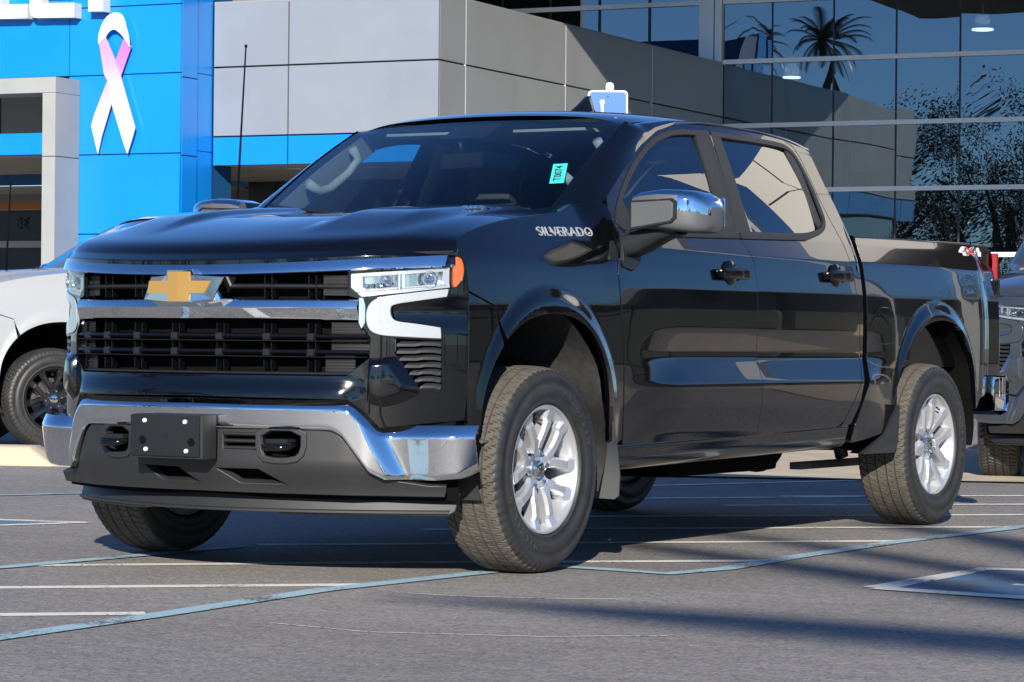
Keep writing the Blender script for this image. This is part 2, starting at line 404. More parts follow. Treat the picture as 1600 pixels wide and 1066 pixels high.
def make_wheel():
    """axis +x outward, origin at the wheel centre"""
    prof = [(-.110, .245), (-.095, .236), (-.085, .215), (.02, .205), (.045, .214), (.075, .222), (.088, .2275), (.098, .2305), (.110, .235), (.1165, .2415), (.117, .2475), (.112, .2515), (.105, .253)]
    rim = lathe('wheel', prof, ALLOY, None, n=96, angle=28)
    # five split spokes, faces raised on chamfered sides
    bm = bmesh.new()
    def seg(sections):
        """sections: list of (r, ang, halfwidth, xtop, depth) -> chamfered bar"""
        rows = []
        for (r, a, hw, xt, dp) in sections:
            c = np.array([math.cos(a), math.sin(a)]); t = np.array([-math.sin(a), math.cos(a)])
            row = []
            for (o_, x) in ((-hw, xt-dp), (-hw, xt-.012), (-hw*.62, xt), (hw*.62, xt), (hw, xt-.012), (hw, xt-dp)):
                p = c*r+t*o_; row.append(bm.verts.new((x, p[0], p[1])))
            rows.append(row)
        for i in range(len(rows)-1):
            for j in range(5): bm.faces.new((rows[i][j], rows[i][j+1], rows[i+1][j+1], rows[i+1][j]))
        bm.faces.new(rows[0]); bm.faces.new(rows[-1][::-1])
    for k in range(5):
        a = 2*math.pi*k/5+R(24)
        seg([(.050, a, .040, .076, .05), (.078, a, .034, .083, .05), (.104, a, .030, .088, .05), (.118, a, .020, .088, .05)])
        for s in (-1, 1):
            seg([(.080, a+s*.17, .018, .086, .045), (.112, a+s*.21, .0225, .094, .045), (.150, a+s*.300, .0215, .100, .05), (.185, a+s*.355, .0235, .103, .05), (.200, a+s*.362, .0285, .098, .05), (.233, a+s*.365, .0330, .108, .03)])
    # hub plate
    n = 30
    ring = lambda r, x: [bm.verts.new((x, r*math.cos(2*math.pi*i/n), r*math.sin(2*math.pi*i/n))) for i in range(n)]
    rr = [ring(.030, .070), ring(.048, .072), ring(.068, .070), ring(.082, .060), ring(.082, .02)]
    for p, q in zip(rr, rr[1:]):
        for i in range(n): bm.faces.new((p[i], p[(i+1) % n], q[(i+1) % n], q[i]))
    bm_obj('spokes', bm, ALLOY, rim)
    t = make_tyre_mesh(); t.parent = rim
    grp_ = []
    for st_ in (R(70), R(250)):
        for q, ch in enumerate('MICHELIN'):
            a = st_-q*R(7.2); d = Vector((0, math.cos(a), math.sin(a)))
            grp_.append(text_obj('sidewall_lettering', ch, .034, basis(d*.307+Vector((.1378, 0, 0)), Vector((0, math.sin(a), -math.cos(a)))*1, d, (1, 0, 0)) @ Matrix.Scale(1, 4), .0012, RUBL, rim, sx=1.0))
    bmj = bmesh.new()
    for o_ in grp_: bmj.from_mesh(o_.data)
    for o_ in grp_: bpy.data.objects.remove(o_)
    bm_obj('sidewall_lettering', bmj, RUBL, rim)['kind'] = 'stuff'
    lathe('brake_disc', [(-.02, .03), (-.02, .165), (.0, .165), (.0, .03)], STEEL, rim, n=40)
    lathe('brake_drum', [(-.06, .20), (-.03, .205), (-.024, .12), (-.024, .03)], DARK, rim, n=32)
    lathe('hub_cap', [(.066, .036), (.088, .035), (.092, .031), (.094, .022), (.095, .002)], CHROME, rim, n=32)
    bm = bmesh.new()                       # small bow tie on the cap
    for (sx_, sy_) in ((.040, .011), (.016, .021)): bmbox(bm, (.0955, 0, 0), (.002, sx_, sy_), .0005)
    bm_obj('cap_emblem', bm, STEEL, rim)
    nut = None
    for i in range(6):
        a = 2*math.pi*i/6+R(10); y, z = .0675*math.cos(a), .0675*math.sin(a)
        if nut is None: nut = lathe('lug_nut', [(.05, .0125), (.080, .0125), (.087, .010), (.091, .004), (.0915, .0005)], CHROME, rim, n=6, smooth=False); nut.location = (0, y, z)
        else: c = nut.copy(); COL.objects.link(c); c.location = (0, y, z)
    tube('valve_stem', [(.085, -.02, .2), (.105, -.018, .187)], .005, RUBBER, rim, n=6)
    return rim

# ================================================================== PICKUP
ROOT = tag(empty('pickup_truck'), 'glossy black crew cab pickup with chrome front bumper and gold cross emblem, parked across the foreground', 'pickup truck', 'pickup trucks on the lot')
P_ = ROOT
def both(fn):
    for mir in (False, True): fn(mir)
arch_f = smoothpoly([(.505, .50), (.497, .60), (.490, .70), (.455, .81), (.385, .905), (.27, .975), (.10, 1.006), (-.08, .995), (-.225, .945), (-.325, .868), (-.392, .78), (-.435, .68), (-.45, .56)], sharp=(0, 12), it=2)
arch_r = smoothpoly([(4.36, .50), (4.345, .62), (4.30, .78), (4.215, .90), (4.07, .985), (3.88, 1.020), (3.70, 1.012), (3.54, .96), (3.41, .87), (3.33, .76), (3.288, .64), (3.278, .50)], sharp=(0, 11), it=2)
seam_top = [(y, float(seam_z(y))) for y in (.665, .72, .80, .90, 1.0, 1.129, 1.24, 1.336, 1.44, 1.551, 1.65, 1.75, 1.843)]
bseam = [(1.846, 1.858), (1.752, 1.372), (1.758, 1.345), (1.80, 1.30), (1.838, 1.25), (1.836, 1.05), (1.838, .485)]
fdoor = [(.640, .478), (.642, .62), (.631, .827), (.611, .982), (.606, 1.163), (.627, 1.292), (.658, 1.385), (.652, 1.45)]+seam_top+bseam
fhole = smoothpoly([(.705, 1.352), (.676, 1.392), (.77, 1.486), (.97, 1.625), (1.19, 1.730), (1.345, 1.784), (1.53, 1.818), (1.835, 1.828), (1.748, 1.366), (1.60, 1.360), (.85, 1.340)], sharp=(7, 8), it=2)
rdoor_top = [(y, float(seam_z(y))) for y in (1.846, 1.95, 2.1, 2.25, 2.4, 2.52, 2.60)]
redge = [(2.672, 1.815), (2.705, 1.76), (2.720, 1.68), (2.735, 1.58), (2.775, 1.47), (2.83, 1.351), (2.85, 1.24), (2.888, 1.0), (2.915, .86), (2.90, .78), (2.84, .68), (2.76, .585), (2.72, .535), (2.675, .512)]
rdoor = bseam[::-1]+rdoor_top[1:]+redge
rhole = smoothpoly([(1.858, 1.828), (2.50, 1.826), (2.645, 1.805), (2.695, 1.70), (2.715, 1.56), (2.715, 1.45), (2.60, 1.400), (2.40, 1.377), (1.762, 1.366)], sharp=(0, 8), it=2)
fender = [(-.521, 1.148), (-.530, 1.195), (-.550, 1.222), (-.548, 1.250), (-.520, 1.274), (-.43, 1.302), (-.31, 1.328), (-.168, 1.350), (.01, 1.374), (.203, 1.395), (.349, 1.409), (.41, 1.428), (.48, 1.450), (.60, 1.468),
          (.638, 1.452), (.652, 1.385), (.621, 1.292), (.600, 1.163), (.605, .982), (.625, .827), (.636, .62), (.634, .50), (.60, .485)]+arch_f[:-8]
acut = [p for p in arch_f if not (p[0] < -.2 and p[1] < 1.0-.02+.0)]
fender = fender[:23]+[p for p in arch_f if p[0] > -.30 or p[1] > .93]
fender = [p for p in fender]+[(-.335, 1.022), (-.521, 1.080)]
cover = [(-.521, 1.072), (-.335, 1.016)]+[p for p in arch_f if p[0] < -.30 and p[1] < .92]+[(-.515, .585), (-.522, .70), (-.519, .90)]
cpillar = [(2.608, 1.838)]+[(2.70, 1.828), (2.80, 1.816), (2.836, 1.80)]+[(2.862, 1.64), (2.905, 1.50), (2.932, 1.38), (2.938, 1.24), (2.938, 1.0), (2.95, .84), (2.90, .72), (2.86, .60), (2.80, .515), (2.69, .507)]+redge[::-1][1:-0 or None]
bed = [(2.984, 1.395), (3.466, 1.402), (4.119, 1.414), (4.62, 1.420), (4.690, 1.414), (4.712, 1.385), (4.714, 1.30), (4.700, 1.0), (4.690, .80), (4.66, .68), (4.50, .64), (4.40, .62)]+arch_r[1:-1]+[(3.26, .48), (2.99, .44), (2.86, .43), (2.85, .50), (2.90, .62), (2.964, .72), (2.996, .84), (2.984, 1.0), (2.980, 1.2)]
fuel = smoothpoly([(3.081, 1.072), (3.255, 1.072), (3.30, 1.01), (3.315, .955), (3.285, .892), (3.11, .892), (3.070, .94)], it=2)
def side_build(mir):
    panel('front_fender', offset(fender, -.002), S(), (1, 0, 0), PAINT, P_, step=.035 if mir else .013, mir=mir)
    panel('bumper_cover_side', offset(cover, -.002), S(), (1, 0, 0), PAINT, P_, step=.035 if mir else .013, mir=mir)
    d = panel('front_door', offset(fdoor, -.0025), S(), (1, 0, 0), PAINT, P_, holes=[fhole], step=.035 if mir else .0125, mir=mir)
    panel('window_trim', offset(fhole, .004), S(.004), (1, 0, 0), SATIN, d, holes=[offset(fhole, -.016)], step=.03, depth=.012, mir=mir)
    panel('window_glass', [(.70, 1.352), (.672, 1.392), (.77, 1.484), (.97, 1.622), (1.19, 1.727), (1.345, 1.781), (1.53, 1.815), (1.70, 1.828), (1.61, 1.355), (.85, 1.338)], (lambda y, z: (X(y, z)-.012+.007*(1-((z-1.6)/.22)**2), y, z)), (1, 0, 0), SG, d, step=.04, depth=.003, mir=mir, round_=.0005)
    panel('quarter_trim', [(.690, 1.362), (.685, 1.395), (.80, 1.500), (.84, 1.352)], S(-.004), (1, 0, 0), SATIN, d, step=.04, depth=.008, mir=mir)
    panel('pillar_applique', [(1.700, 1.826), (1.838, 1.828), (1.749, 1.370), (1.612, 1.364)], S(.003), (1, 0, 0), SATIN, d, step=.04, depth=.02, mir=mir)
    panel('belt_trim', [(.72, 1.338), (.73, 1.350), (1.60, 1.372), (1.748, 1.376), (1.746, 1.352), (1.60, 1.349), (.85, 1.332)], S(.008), (1, 0, 0), SATIN, d, step=.04, depth=.015, mir=mir)
    d2 = panel('rear_door', offset(rdoor, -.0025), S(), (1, 0, 0), PAINT, P_, holes=[rhole], step=.035 if mir else .0125, mir=mir)
    panel('window_trim', offset(rhole, .004), S(.004), (1, 0, 0), SATIN, d2, holes=[offset(rhole, -.016)], step=.03, depth=.012, mir=mir)
    panel('window_glass', [(1.88, 1.822), (2.50, 1.818), (2.60, 1.805), (2.64, 1.70), (2.640, 1.46), (2.58, 1.415), (2.40, 1.385), (1.82, 1.374)], (lambda y, z: (X(y, z)-.014+.010*(1-((z-1.6)/.22)**2)+.004*(1-((y-2.25)/.36)**2), y, z)), (1, 0, 0), PG, d2, step=.04, depth=.003, mir=mir, round_=.0005)
    panel('window_divider', [(2.585, 1.806), (2.625, 1.800), (2.655, 1.70), (2.660, 1.45), (2.615, 1.43), (2.612, 1.60)], S(.000), (1, 0, 0), SATIN, d2, step=.04, depth=.01, mir=mir)
    panel('pillar_applique', [(1.862, 1.826), (1.938, 1.822), (1.880, 1.376), (1.766, 1.372)], S(.003), (1, 0, 0), SATIN, d2, step=.04, depth=.02, mir=mir)
    panel('belt_trim', [(1.766, 1.376), (2.40, 1.392), (2.58, 1.418), (2.585, 1.398), (2.42, 1.366), (1.764, 1.352)], S(.008), (1, 0, 0), SATIN, d2, step=.04, depth=.015, mir=mir)
    panel('rear_pillar', offset(cpillar, -.004), S(), (1, 0, 0), PAINT, P_, step=.035 if mir else .014, mir=mir)
    b = panel('bed_side', bed, S(), (1, 0, 0), PAINT, P_, holes=[fuel] if not mir else [], step=.035 if mir else .0125, depth=.03, mir=mir)
    if not mir: panel('fuel_door', offset(fuel, -.004), S(.001), (1, 0, 0), PAINT, b, step=.03, depth=.01)
    if not mir: panel('fuel_recess', offset(fuel, .006), S(-.012), (1, 0, 0), DARK, b, step=.05, depth=.01)
    sg = -1 if mir else 1
    # inner shell behind the gaps
    panel('inner_shell', [(-.40, 1.10), (-.36, 1.30), (.1, 1.36), (.60, 1.40), (.70, 1.335), (2.6, 1.34), (2.80, 1.32), (2.93, 1.32), (2.93, .60), (2.70, .46), (.62, .44), (.60, .75), (.54, .95), (.35, 1.06), (.05, 1.09), (-.2, 1.06)], S(-.035), (1, 0, 0), DARK, P_, step=.12, depth=.01, mir=mir)
    panel('pillar_backing', [(2.62, 1.80), (2.90, 1.80), (2.93, 1.33), (2.76, 1.33), (2.72, 1.45)], S(-.04), (1, 0, 0), DARK, P_, step=.1, depth=.01, mir=mir)
    panel('bed_shell', [(2.90, 1.38), (4.68, 1.38), (4.68, .72), (4.42, .72), (4.33, .95), (4.10, 1.05), (3.80, 1.08), (3.5, 1.05), (3.28, .9), (3.22, .5), (2.87, .46), (2.97, .74), (2.93, .9)], S(-.045), (1, 0, 0), DARK, P_, step=.12, depth=.01, mir=mir)
    # rocker
    ys = np.linspace(.60, 2.80, 40); rows = []
    for x, z in ((.948, .485), (.957, .470), (.953, .455), (.945, .43), (.938, .395), (.915, .374), (.86, .366), (.70, .37)):
        rows.append([(sg*x, y, z+(y-.6)*.0165) for y in ys])
    loft('rocker_panel', rows, PAINT, P_)
    # arch liners
    for nm, cy, a0, a1 in (('wheel_liner', .03, -25, 205), ('wheel_liner', 3.82, -15, 195)):
        rows = []
        for x in np.linspace(.42, .955, 8):
            rows.append([(sg*x, cy+(.485+.012*math.sin(9*t+x*9))*math.cos(t), .50+(.505)*math.sin(t)+.01) for t in np.linspace(R(a0), R(a1), 40)])
        loft(nm, rows, LINER if cy < 1 else DARK, P_)
        rows = [[(sg*.43, cy+r*math.cos(t), .50+r*math.sin(t)) for t in np.linspace(R(a0), R(a1), 30)] for r in (.22, .50)]
        loft('liner_back', rows, DARK, P_)
both(side_build)

# pillars, roof, windscreen
def wsurf(u, v):
    x = u*(.742+(.683-.742)*v); y = .19+.89*v+(.275-.235*v)*u*u
    z = 1.375+.475*v+.020*np.sin(np.pi*np.clip(v, 0, 1))+u*u*(.055-.082*v)
    return x, y, z
def roof_build():
    xs = np.linspace(-.665, .665, 41); rows = []
    for t in np.concatenate([np.linspace(0, .12, 8), np.linspace(.15, 1, 30)]):
        r = []
        for x in xs:
            yf = 1.09+.04*(x/.68)**2; y = yf+(2.845-yf)*t; r.append((x, y, float(roofz(x, y))))
        rows.append(r)
    o = loft('roof', rows, PAINT, P_, flip=False)
    for sg in (1, -1):
        K = []; Q = []
        for v in np.linspace(-.04, 1, 22):
            a = np.array(wsurf(1.0, v), float); y = .585+(1.235-.585)*np.clip(v, 0, 1); K.append(a+np.array([.004, 0, .004])); Q.append(y)
        for y in np.linspace(1.16, 2.845, 44):
            xk = .683-.018*min(1, (y-1.12)/.35); K.append(np.array([xk, y, float(roofz(xk, y))+.002])); Q.append(1.235+(y-1.12)*(2.84-1.235)/(2.845-1.12))
        rows = []
        for k, y in zip(K, Q):
            z = float(seam_z(y)) if y < 2.6 else 1.842-(y-2.6)*.15
            s = np.array([float(X(y, z))+.0005, y, z]); c = (k+s)/2+np.array([.020, -.004 if y < 1.3 else 0, .022]); row = []
            for t in np.linspace(0, 1, 10): row.append((1-t)**2*k+2*t*(1-t)*c+t*t*s)
            row.append(s+np.array([-.02, .0, -.004])); rows.append([(sg*p[0], p[1], p[2]) for p in row])
        loft('cab_side_rail', rows, PAINT, P_, angle=50)
    # windscreen
    rows = [[tuple(float(q) for q in wsurf(u, v)) for u in np.linspace(-1, 1, 33)] for v in np.linspace(-.05, 1, 24)]
    ws = loft('windscreen', rows, WS, P_)
    # black frit border
    def frit(u0, u1, v0, v1, nu=24, nv=3):
        return [[tuple(float(q) for q in np.array(wsurf(u, v))+np.array([0, .006, -.006])) for u in np.linspace(u0, u1, nu)] for v in np.linspace(v0, v1, nv)]
    loft('windscreen_border', frit(-1, 1, .955, 1.0), GLOSSB, ws); loft('windscreen_border', frit(-1, -.972, 0, 1, 4, 20), GLOSSB, ws); loft('windscreen_border', frit(.972, 1, 0, 1, 4, 20), GLOSSB, ws)
    loft('windscreen_border', frit(-1, 1, -.05, .03), GLOSSB, ws)
    # sensor housing behind the mirror
    loft('sensor_cover', frit(-.15, .17, .80, .97, 8, 6), SATIN, ws)
    # rear wall and window of the cab
    def yb(z): return np.interp(z, [.4, 1.0, 1.3, 1.48, 1.64, 1.86], [2.92, 2.93, 2.925, 2.90, 2.862, 2.825])
    out = [(-.93, .45), (.93, .45), (.945, 1.25), (.90, 1.38), (.79, 1.64), (.72, 1.78), (.66, 1.835), (.4, 1.866), (0, 1.878), (-.4, 1.866), (-.66, 1.835), (-.72, 1.78), (-.79, 1.64), (-.90, 1.38), (-.945, 1.25)]
    hole = smoothpoly([(-.70, 1.42), (.70, 1.42), (.62, 1.78), (-.62, 1.78)], it=2)
    c = panel('cab_rear_wall', out, lambda x, z: (x, yb(z), z), (0, 1, 0), PAINT, P_, holes=[hole], step=.08)
    panel('rear_window', hole, lambda x, z: (x, yb(z)-.008, z), (0, 1, 0), PG, c, step=.1, depth=.003)
roof_build()
hood_out = []
fe = [(-.535, 1.264), (-.43, 1.301), (-.31, 1.327), (-.168, 1.349), (.01, 1.373), (.203, 1.394), (.33, 1.406), (.352, 1.408)]
right = [(float(X(y, z))-.008, y) for y, z in fe]
front = [(x, float(Fl(x))-.004) for x in np.linspace(-.925, .925, 38)]
rearl = [(x, .352-.13*(1-(x/.82)**2)) for x in np.linspace(.80, -.80, 20)]
hood_poly = front+right+rearl+[(-x, y) for x, y in right[::-1]]
def hoodf(x, y):
    ax = np.abs(x); s = np.maximum(y-Fl(x), 0)
    z = hood(x, y)+.026*(1-np.clip(ax/.9, 0, 1)**2)*sstep(.03, .6, s)+.004*sstep(.72, .93, ax)
    return (x, y, z)
hood_st = [(x, y-float(Fl(x))) for x, y in hood_poly]
hd = panel('hood', hood_st, lambda x, s: hoodf(x, s+Fl(x)), (0, 0, 1), PAINT, P_, step=.016, depth=.03, round_=.006)
loft('cowl', [[(x, .19+.0*x, 1.350) for x in np.linspace(-.8, .8, 9)], [(x, .34+.10*(x/.8)**2, 1.362+.02*(x/.8)**2) for x in np.linspace(-.8, .8, 9)], [(x, .36+.16*(x/.8)**2, 1.372+.04*(x/.8)**2) for x in np.linspace(-.8, .8, 9)]], SATIN, P_)
for sg in (1, -1):                       # fender top between hood edge and pillar base
    rows = []
    for t in np.linspace(0, 1, 12):
        y = .330+.26*t; z = float(np.interp(y, [.203, .349, .41, .48, .60], [1.395, 1.409, 1.428, 1.450, 1.468]))
        s = np.array([float(X(y, z)), y, z]); k = np.array([.79-.05*t, .290+.185*t, 1.385+.049*t]); c = (s+k)/2+np.array([0, 0, .012])
        rows.append([tuple(np.array([sg, 1, 1])*((1-q)**2*s+2*q*(1-q)*c+q*q*k)) for q in np.linspace(0, 1, 6)])
    loft('cowl_corner', rows, PAINT, P_)
for i, (bx, by, ang, L) in enumerate(((.60, .30, 176, .62), (-.12, .24, 174, .55))):       # wipers
    pts = []
    for t in np.linspace(0, 1, 7):
        x = bx-L*t; u = x/.74; v = .035+.03*t; q = wsurf(u, v); pts.append((float(q[0]), float(q[1])-.018, float(q[2])+.016))
    wp = tube('wiper', pts, .0065, SATIN, P_, n=6); tube('wiper_arm', [(bx+.02, by-.0, 1.385), pts[1], pts[3]], .008, SATIN, wp, n=6)
# shark fin antenna on the roof
bm = bmesh.new()
FY = 1.80
for k, (y, hw, h) in enumerate(((0, .006, .008), (.05, .026, .026), (.12, .034, .060), (.18, .032, .098), (.205, .030, .104), (.212, .030, .045), (.30, .016, .016))):
    z0 = float(roofz(0, FY+y))-.002
    vs = [bm.verts.new((a, FY+y, z0+b)) for a, b in ((-hw*1.4, 0), (-hw, h*.35), (-hw*.28, h), (hw*.28, h), (hw, h*.35), (hw*1.4, 0))]
    if k: [bm.faces.new((pv[i], pv[i+1], vs[i+1], vs[i])) for i in range(5)]
    pv = vs
bm.faces.new(pv); bm_obj('roof_antenna', bm, GLOSSB, P_, angle=40)

# ------------------------------------------------------------------ front end
def xz(pts, F=Fl, off=0.): return pts
def front_pair(name, pts, F, off, m, parent, **k):
    panel(name, pts, FR(F, off), (.3, -1, 0), m, parent, mir=False, **k)
    return panel(name, pts, FR(F, off), (.3, -1, 0), m, parent, mir=True, **k)
Z = lambda x, z: z+.042*(abs(x)/.9)**2
XE = .935
lamp = [(.634, 1.135), (.76, 1.146), (.912, 1.163), (.912, 1.088), (.80, 1.068), (.67, 1.052), (.634, 1.085)]
sig = smoothpoly([(.916, 1.203), (.934, 1.205), (.944, 1.188), (.947, 1.14), (.933, 1.094), (.916, 1.084)], sharp=(0, 5), it=1)
drl = smoothpoly([(.912, 1.080), (.80, 1.060), (.722, 1.047), (.690, 1.013), (.690, .945), (.716, .914), (.80, .908), (.895, .903), (.893, .938), (.83, .951), (.775, .958), (.760, .975), (.756, 1.010), (.766, 1.027), (.83, 1.040), (.908, 1.057)], sharp=(0, 7, 8, 15), it=2)
vent = [(.771, .898), (.895, .892), (.896, .716), (.839, .720), (.773, .846)]
cover_holes_r = [lamp, drl, vent]
cov = [(-.0, 1.03)]
band = [(.60, 1.140), (.60, 1.05), (.664, 1.045), (.664, .958), (.700, .955), (.693, .825), (.622, .757), (.0, .757), (-.622, .757), (-.693, .825), (-.700, .955), (-.664, .958), (-.664, 1.045), (-.60, 1.05), (-.60, 1.140)]
# painted fascia, one half at a time, the lamps and vents cut out of it
half = [(.0, .757), (.622, .757), (.697, .825), (.700, .900), (.664, .960), (.664, 1.045), (.626, 1.055), (.626, 1.150), (.80, 1.165), (.908, 1.178), (.908, 1.212), (.930, 1.222), (.945, 1.20), (.953, 1.14), (.957, 1.08), (.9575, .95), (.957, .80), (.955, .70), (.950, .60), (.73, .572), (.677, .637), (.634, .676), (.0, .682)]
def fo(x, z):          # fascia relief: brow tucked in below the lamp, lower band leaning
    return .016*sstep(.70, .78, x)*sstep(.92, .99, z)*(1-sstep(1.0, 1.06, z))-.020*(1-sstep(.68, .76, z))*(1-sstep(.6, .7, x))
def foabs(x, z): return fo(np.abs(x), z)
grp = {}
for mir in (False, True):
    fa = panel('front_fascia', half, FR(Fl, fo), (.3, -1, 0), PAINT, P_, holes=[offset(h, .003) for h in (offset(lamp, -.001), drl, vent)]+[offset(sig, .002)], step=.022, depth=.03, mir=mir)
    # headlamp
    hl = panel('headlight', lamp, FR(Fl, lambda x, z: .002), (.3, -1, 0), CLEAR, P_, step=.03, depth=.004, mir=mir)
    panel('lamp_housing', offset(lamp, .002), FR(Fl, .062), (.3, -1, 0), REFL, hl, step=.04, depth=.01, mir=mir)
    sg = -1 if mir else 1
    panel('lamp_frame', lamp, FR(Fl, .006), (.3, -1, 0), LREF, hl, holes=[[(.668, 1.126), (.775, 1.134), (.775, 1.082), (.69, 1.070), (.668, 1.084)], [(.795, 1.136), (.895, 1.149), (.895, 1.098), (.795, 1.084)]], step=.03, depth=.05, mir=mir)
    for cx, cz, rr in ((.735, 1.104, .030), (.852, 1.118, .030)):
        cy = float(Fl(cx)); Mx = basis((sg*cx, cy+.034, cz), (sg*.8, .6, 0), (0, 0, 1), (sg*.45, -.9, 0))
        o = lathe('reflector_bowl', [(.0, .004), (.004, rr*.6), (.020, rr), (.026, rr*1.04)], REFL, hl, n=28, axis='z', angle=None); o.data.transform(Mx)
        o = lathe('projector_lens', [(.0, rr*.5), (.012, rr*.5), (.020, rr*.36), (.023, .001)], CLEAR if cx > .8 else REFL, hl, n=24, axis='z', angle=None); o.data.transform(Mx)
    for cx in (.775, .785):
        box('lamp_divider', (sg*cx, float(Fl(cx))+.016, 1.108), (.004, .03, .058), CHROME, hl)
    for k in range(6):
        cx = .672+.018*k; box('lamp_fin', (sg*cx, float(Fl(cx))+.030, 1.090+.0015*k), (.002, .03, .016), REFL, hl)
    for (xa, xb, za, zb_) in ((.650, .780, 1.063, 1.078), (.790, .905, 1.080, 1.093)):
        loft('lamp_light_bar', [[(sg*x, float(Fl(x))+d, z+(x-xa)*.12) for x in np.linspace(xa, xb, 8)] for d, z in ((.010, za), (.001, za+.003), (.001, zb_-.006), (.010, zb_-.003))], DRLW, hl, smooth=False)
    sl = panel('turn_signal', sig, FR(Fl, .004), (.5, -1, 0), CLEAR, P_, step=.02, depth=.004, mir=mir)
    panel('amber_lens', offset(sig, -.0045), FR(Fl, .010), (.5, -1, 0), AMBER, sl, step=.012, depth=.02, mir=mir)
    panel('daytime_light', drl, FR(Fl, -.006), (.3, -1, 0), DRLW, P_, step=.02, depth=.02, mir=mir, round_=.004)
    panel('daytime_light_trim', offset(drl, .004), FR(Fl, -.003), (.3, -1, 0), GLOSSB, P_, holes=[offset(drl, -.001)], step=.02, depth=.02, mir=mir)
    # chrome strip inboard of the daytime light
    panel('chrome_strip', [(.664, 1.046), (.676, 1.046), (.682, 1.02), (.682, .955), (.672, .935), (.664, .955)], FR(Fl, -.004), (.3, -1, 0), CHROME, P_, step=.02, depth=.02, mir=mir)
    # vent with louvres
    vt = panel('corner_vent', offset(vent, .004), FR(Fl, .045), (.3, -1, 0), DARK, P_, step=.05, depth=.01, mir=mir)
    lv = None
    for i in range(7):
        z = .882-.0262*i; x0 = .773 if z > .845 else .773+(.845-z)*.53; x1 = .893
        pts = [(x, float(Fl(x))) for x in np.linspace(x0+.003, x1, 8)]; rows = []
        for dy, dz in ((.030, -.004), (.004, -.013), (-.001, -.012), (.004, -.002), (.034, .009)):
            rows.append([(sg*x, y+dy, z+dz+(.004 if abs(x-.86) < .02 else 0)) for x, y in pts])
        loft('louvre', rows, LOUV, vt, smooth=False)
    # ribbed filler between grille and vent
    rb = panel('ribbed_filler', [(.702, .905), (.768, .902), (.768, .852), (.740, .838), (.700, .842)], FR(Fl, .012), (.3, -1, 0), LOUV, P_, step=.04, depth=.01, mir=mir)
    for i in range(6):
        z = .895-.009*i; loft('rib', [[(sg*x, float(Fl(x))+.012+d, z+e) for x in np.linspace(.703, .766, 4)] for d, e in ((.0, .003), (-.005, .001), (-.005, -.002), (.0, -.004))], LOUV, rb, smooth=False)
    # painted corner block under the lamp
    blk = [(.694, .826), (.775, .833), (.840, .718), (.838, .690), (.79, .660), (.735, .645), (.690, .66), (.690, .735)]
    cx0, cz0 = .765, .735
    V = []; F = []; n = len(blk)
    for (x, z) in blk: V.append((sg*x, float(Fl(x)+fo(x, z))-.001, z))
    inn = [(.715, .800), (.765, .806), (.806, .728), (.80, .700), (.77, .688), (.742, .680), (.712, .70), (.708, .74)]
    for (x, z) in inn: V.append((sg*x, float(Fl(x)+fo(x, z))-.034, z))
    for i in range(n): F.append((i, (i+1) % n, n+(i+1) % n, n+i))
    F.append(tuple(range(n, 2*n))); bmx = bmesh.new(); me = bpy.data.meshes.new('t'); me.from_pydata(V, [], F); bmx.from_mesh(me)
    bmesh.ops.bevel(bmx, geom=[e for e in bmx.edges if all(len(v.link_edges) > 2 for v in e.verts)], offset=.006, segments=2, profile=.5, affect='EDGES')
    bm_obj('fascia_block', bmx, PAINT, P_, angle=30)

# grille
gr = panel('grille', [(-.64, 1.14), (.64, 1.14), (.70, .95), (.697, .82), (.622, .755), (-.622, .755), (-.697, .82), (-.70, .95)], FR(Fl, .085), (0, -1, 0), DARK, P_, step=.1, depth=.01)
def chrome_bar(name, x1, zt, zb, sec, m, parent, ext=0):
    """sec: list of (fraction top->bottom, y offset)"""
    xs = np.linspace(-x1, x1, 61); rows = []
    for f, dy in sec:
        rows.append([(x, float(Fl(x))+dy, (zt(x)*(1-f)+zb(x)*f)) for x in xs])
    rows.append(rows[0])
    o = loft(name, rows, m, parent, angle=25); return o
cb = chrome_bar('upper_chrome_bar', .912, lambda x: 1.170+.040*(x/.9)**2, lambda x: 1.127+.036*(x/.9)**2, [(0, .035), (0.02, -.004), (.08, -.012), (.45, -.020), (.80, -.027), (.92, -.028), (1., -.02), (1., .035)], CHROME, P_)
cb2 = chrome_bar('lower_chrome_bar', .664, lambda x: 1.041, lambda x: .964 if abs(x) > .545 else .967, [(0, .03), (.02, -.004), (.08, -.010), (.38, -.019), (.42, -.0195), (.48, -.016), (.92, -.004), (.98, .0), (1., .01), (1., .03)], CHROME, P_)
# black honeycomb of posts and bars
def gbar(zc, h, x1, dy0, m=GLOSSB, nm='grille_bar'):
    xs = np.linspace(-x1, x1, 45); rows = []
    for dz, dy in ((h/2, .05), (h/2, .012), (h*.3, .0), (-h*.1, -.004), (-h*.42, .002), (-h/2, .010), (-h/2, .05)): rows.append([(x, float(Fl(x))+dy0+dy, zc+dz) for x in xs])
    return loft(nm, rows, m, gr, angle=40)
gbar(1.088, .018, .62, .012, SATIN); gbar(.904, .020, .69, .008); gbar(.846, .020, .69, .008); gbar(.886, .005, .69, .0, SATIN); gbar(.828, .005, .69, .0, SATIN)
gbar(.766, .014, .63, .014, SATIN)
px_l = [-.595, -.452, -.268, -.07, .136, .331, .496]
for x in px_l:
    y = float(Fl(x))
    for s2 in (-1, 1):
        xx = x+s2*.0165
        if abs(xx) < .615: box('grille_post', (xx, y+.030, 1.088), (.0045, .03, .082), GLOSSB, gr)
        for zc, hh in ((.930, .042), (.866, .030), (.797, .040)): box('grille_post', (xx, y+.030, zc), (.0045, .03, hh), GLOSSB, gr)
    for zc in (.902, .844): box('grille_knuckle', (x, y+.012, zc), (.030, .022, .026), SATIN, gr, bevel=.005)
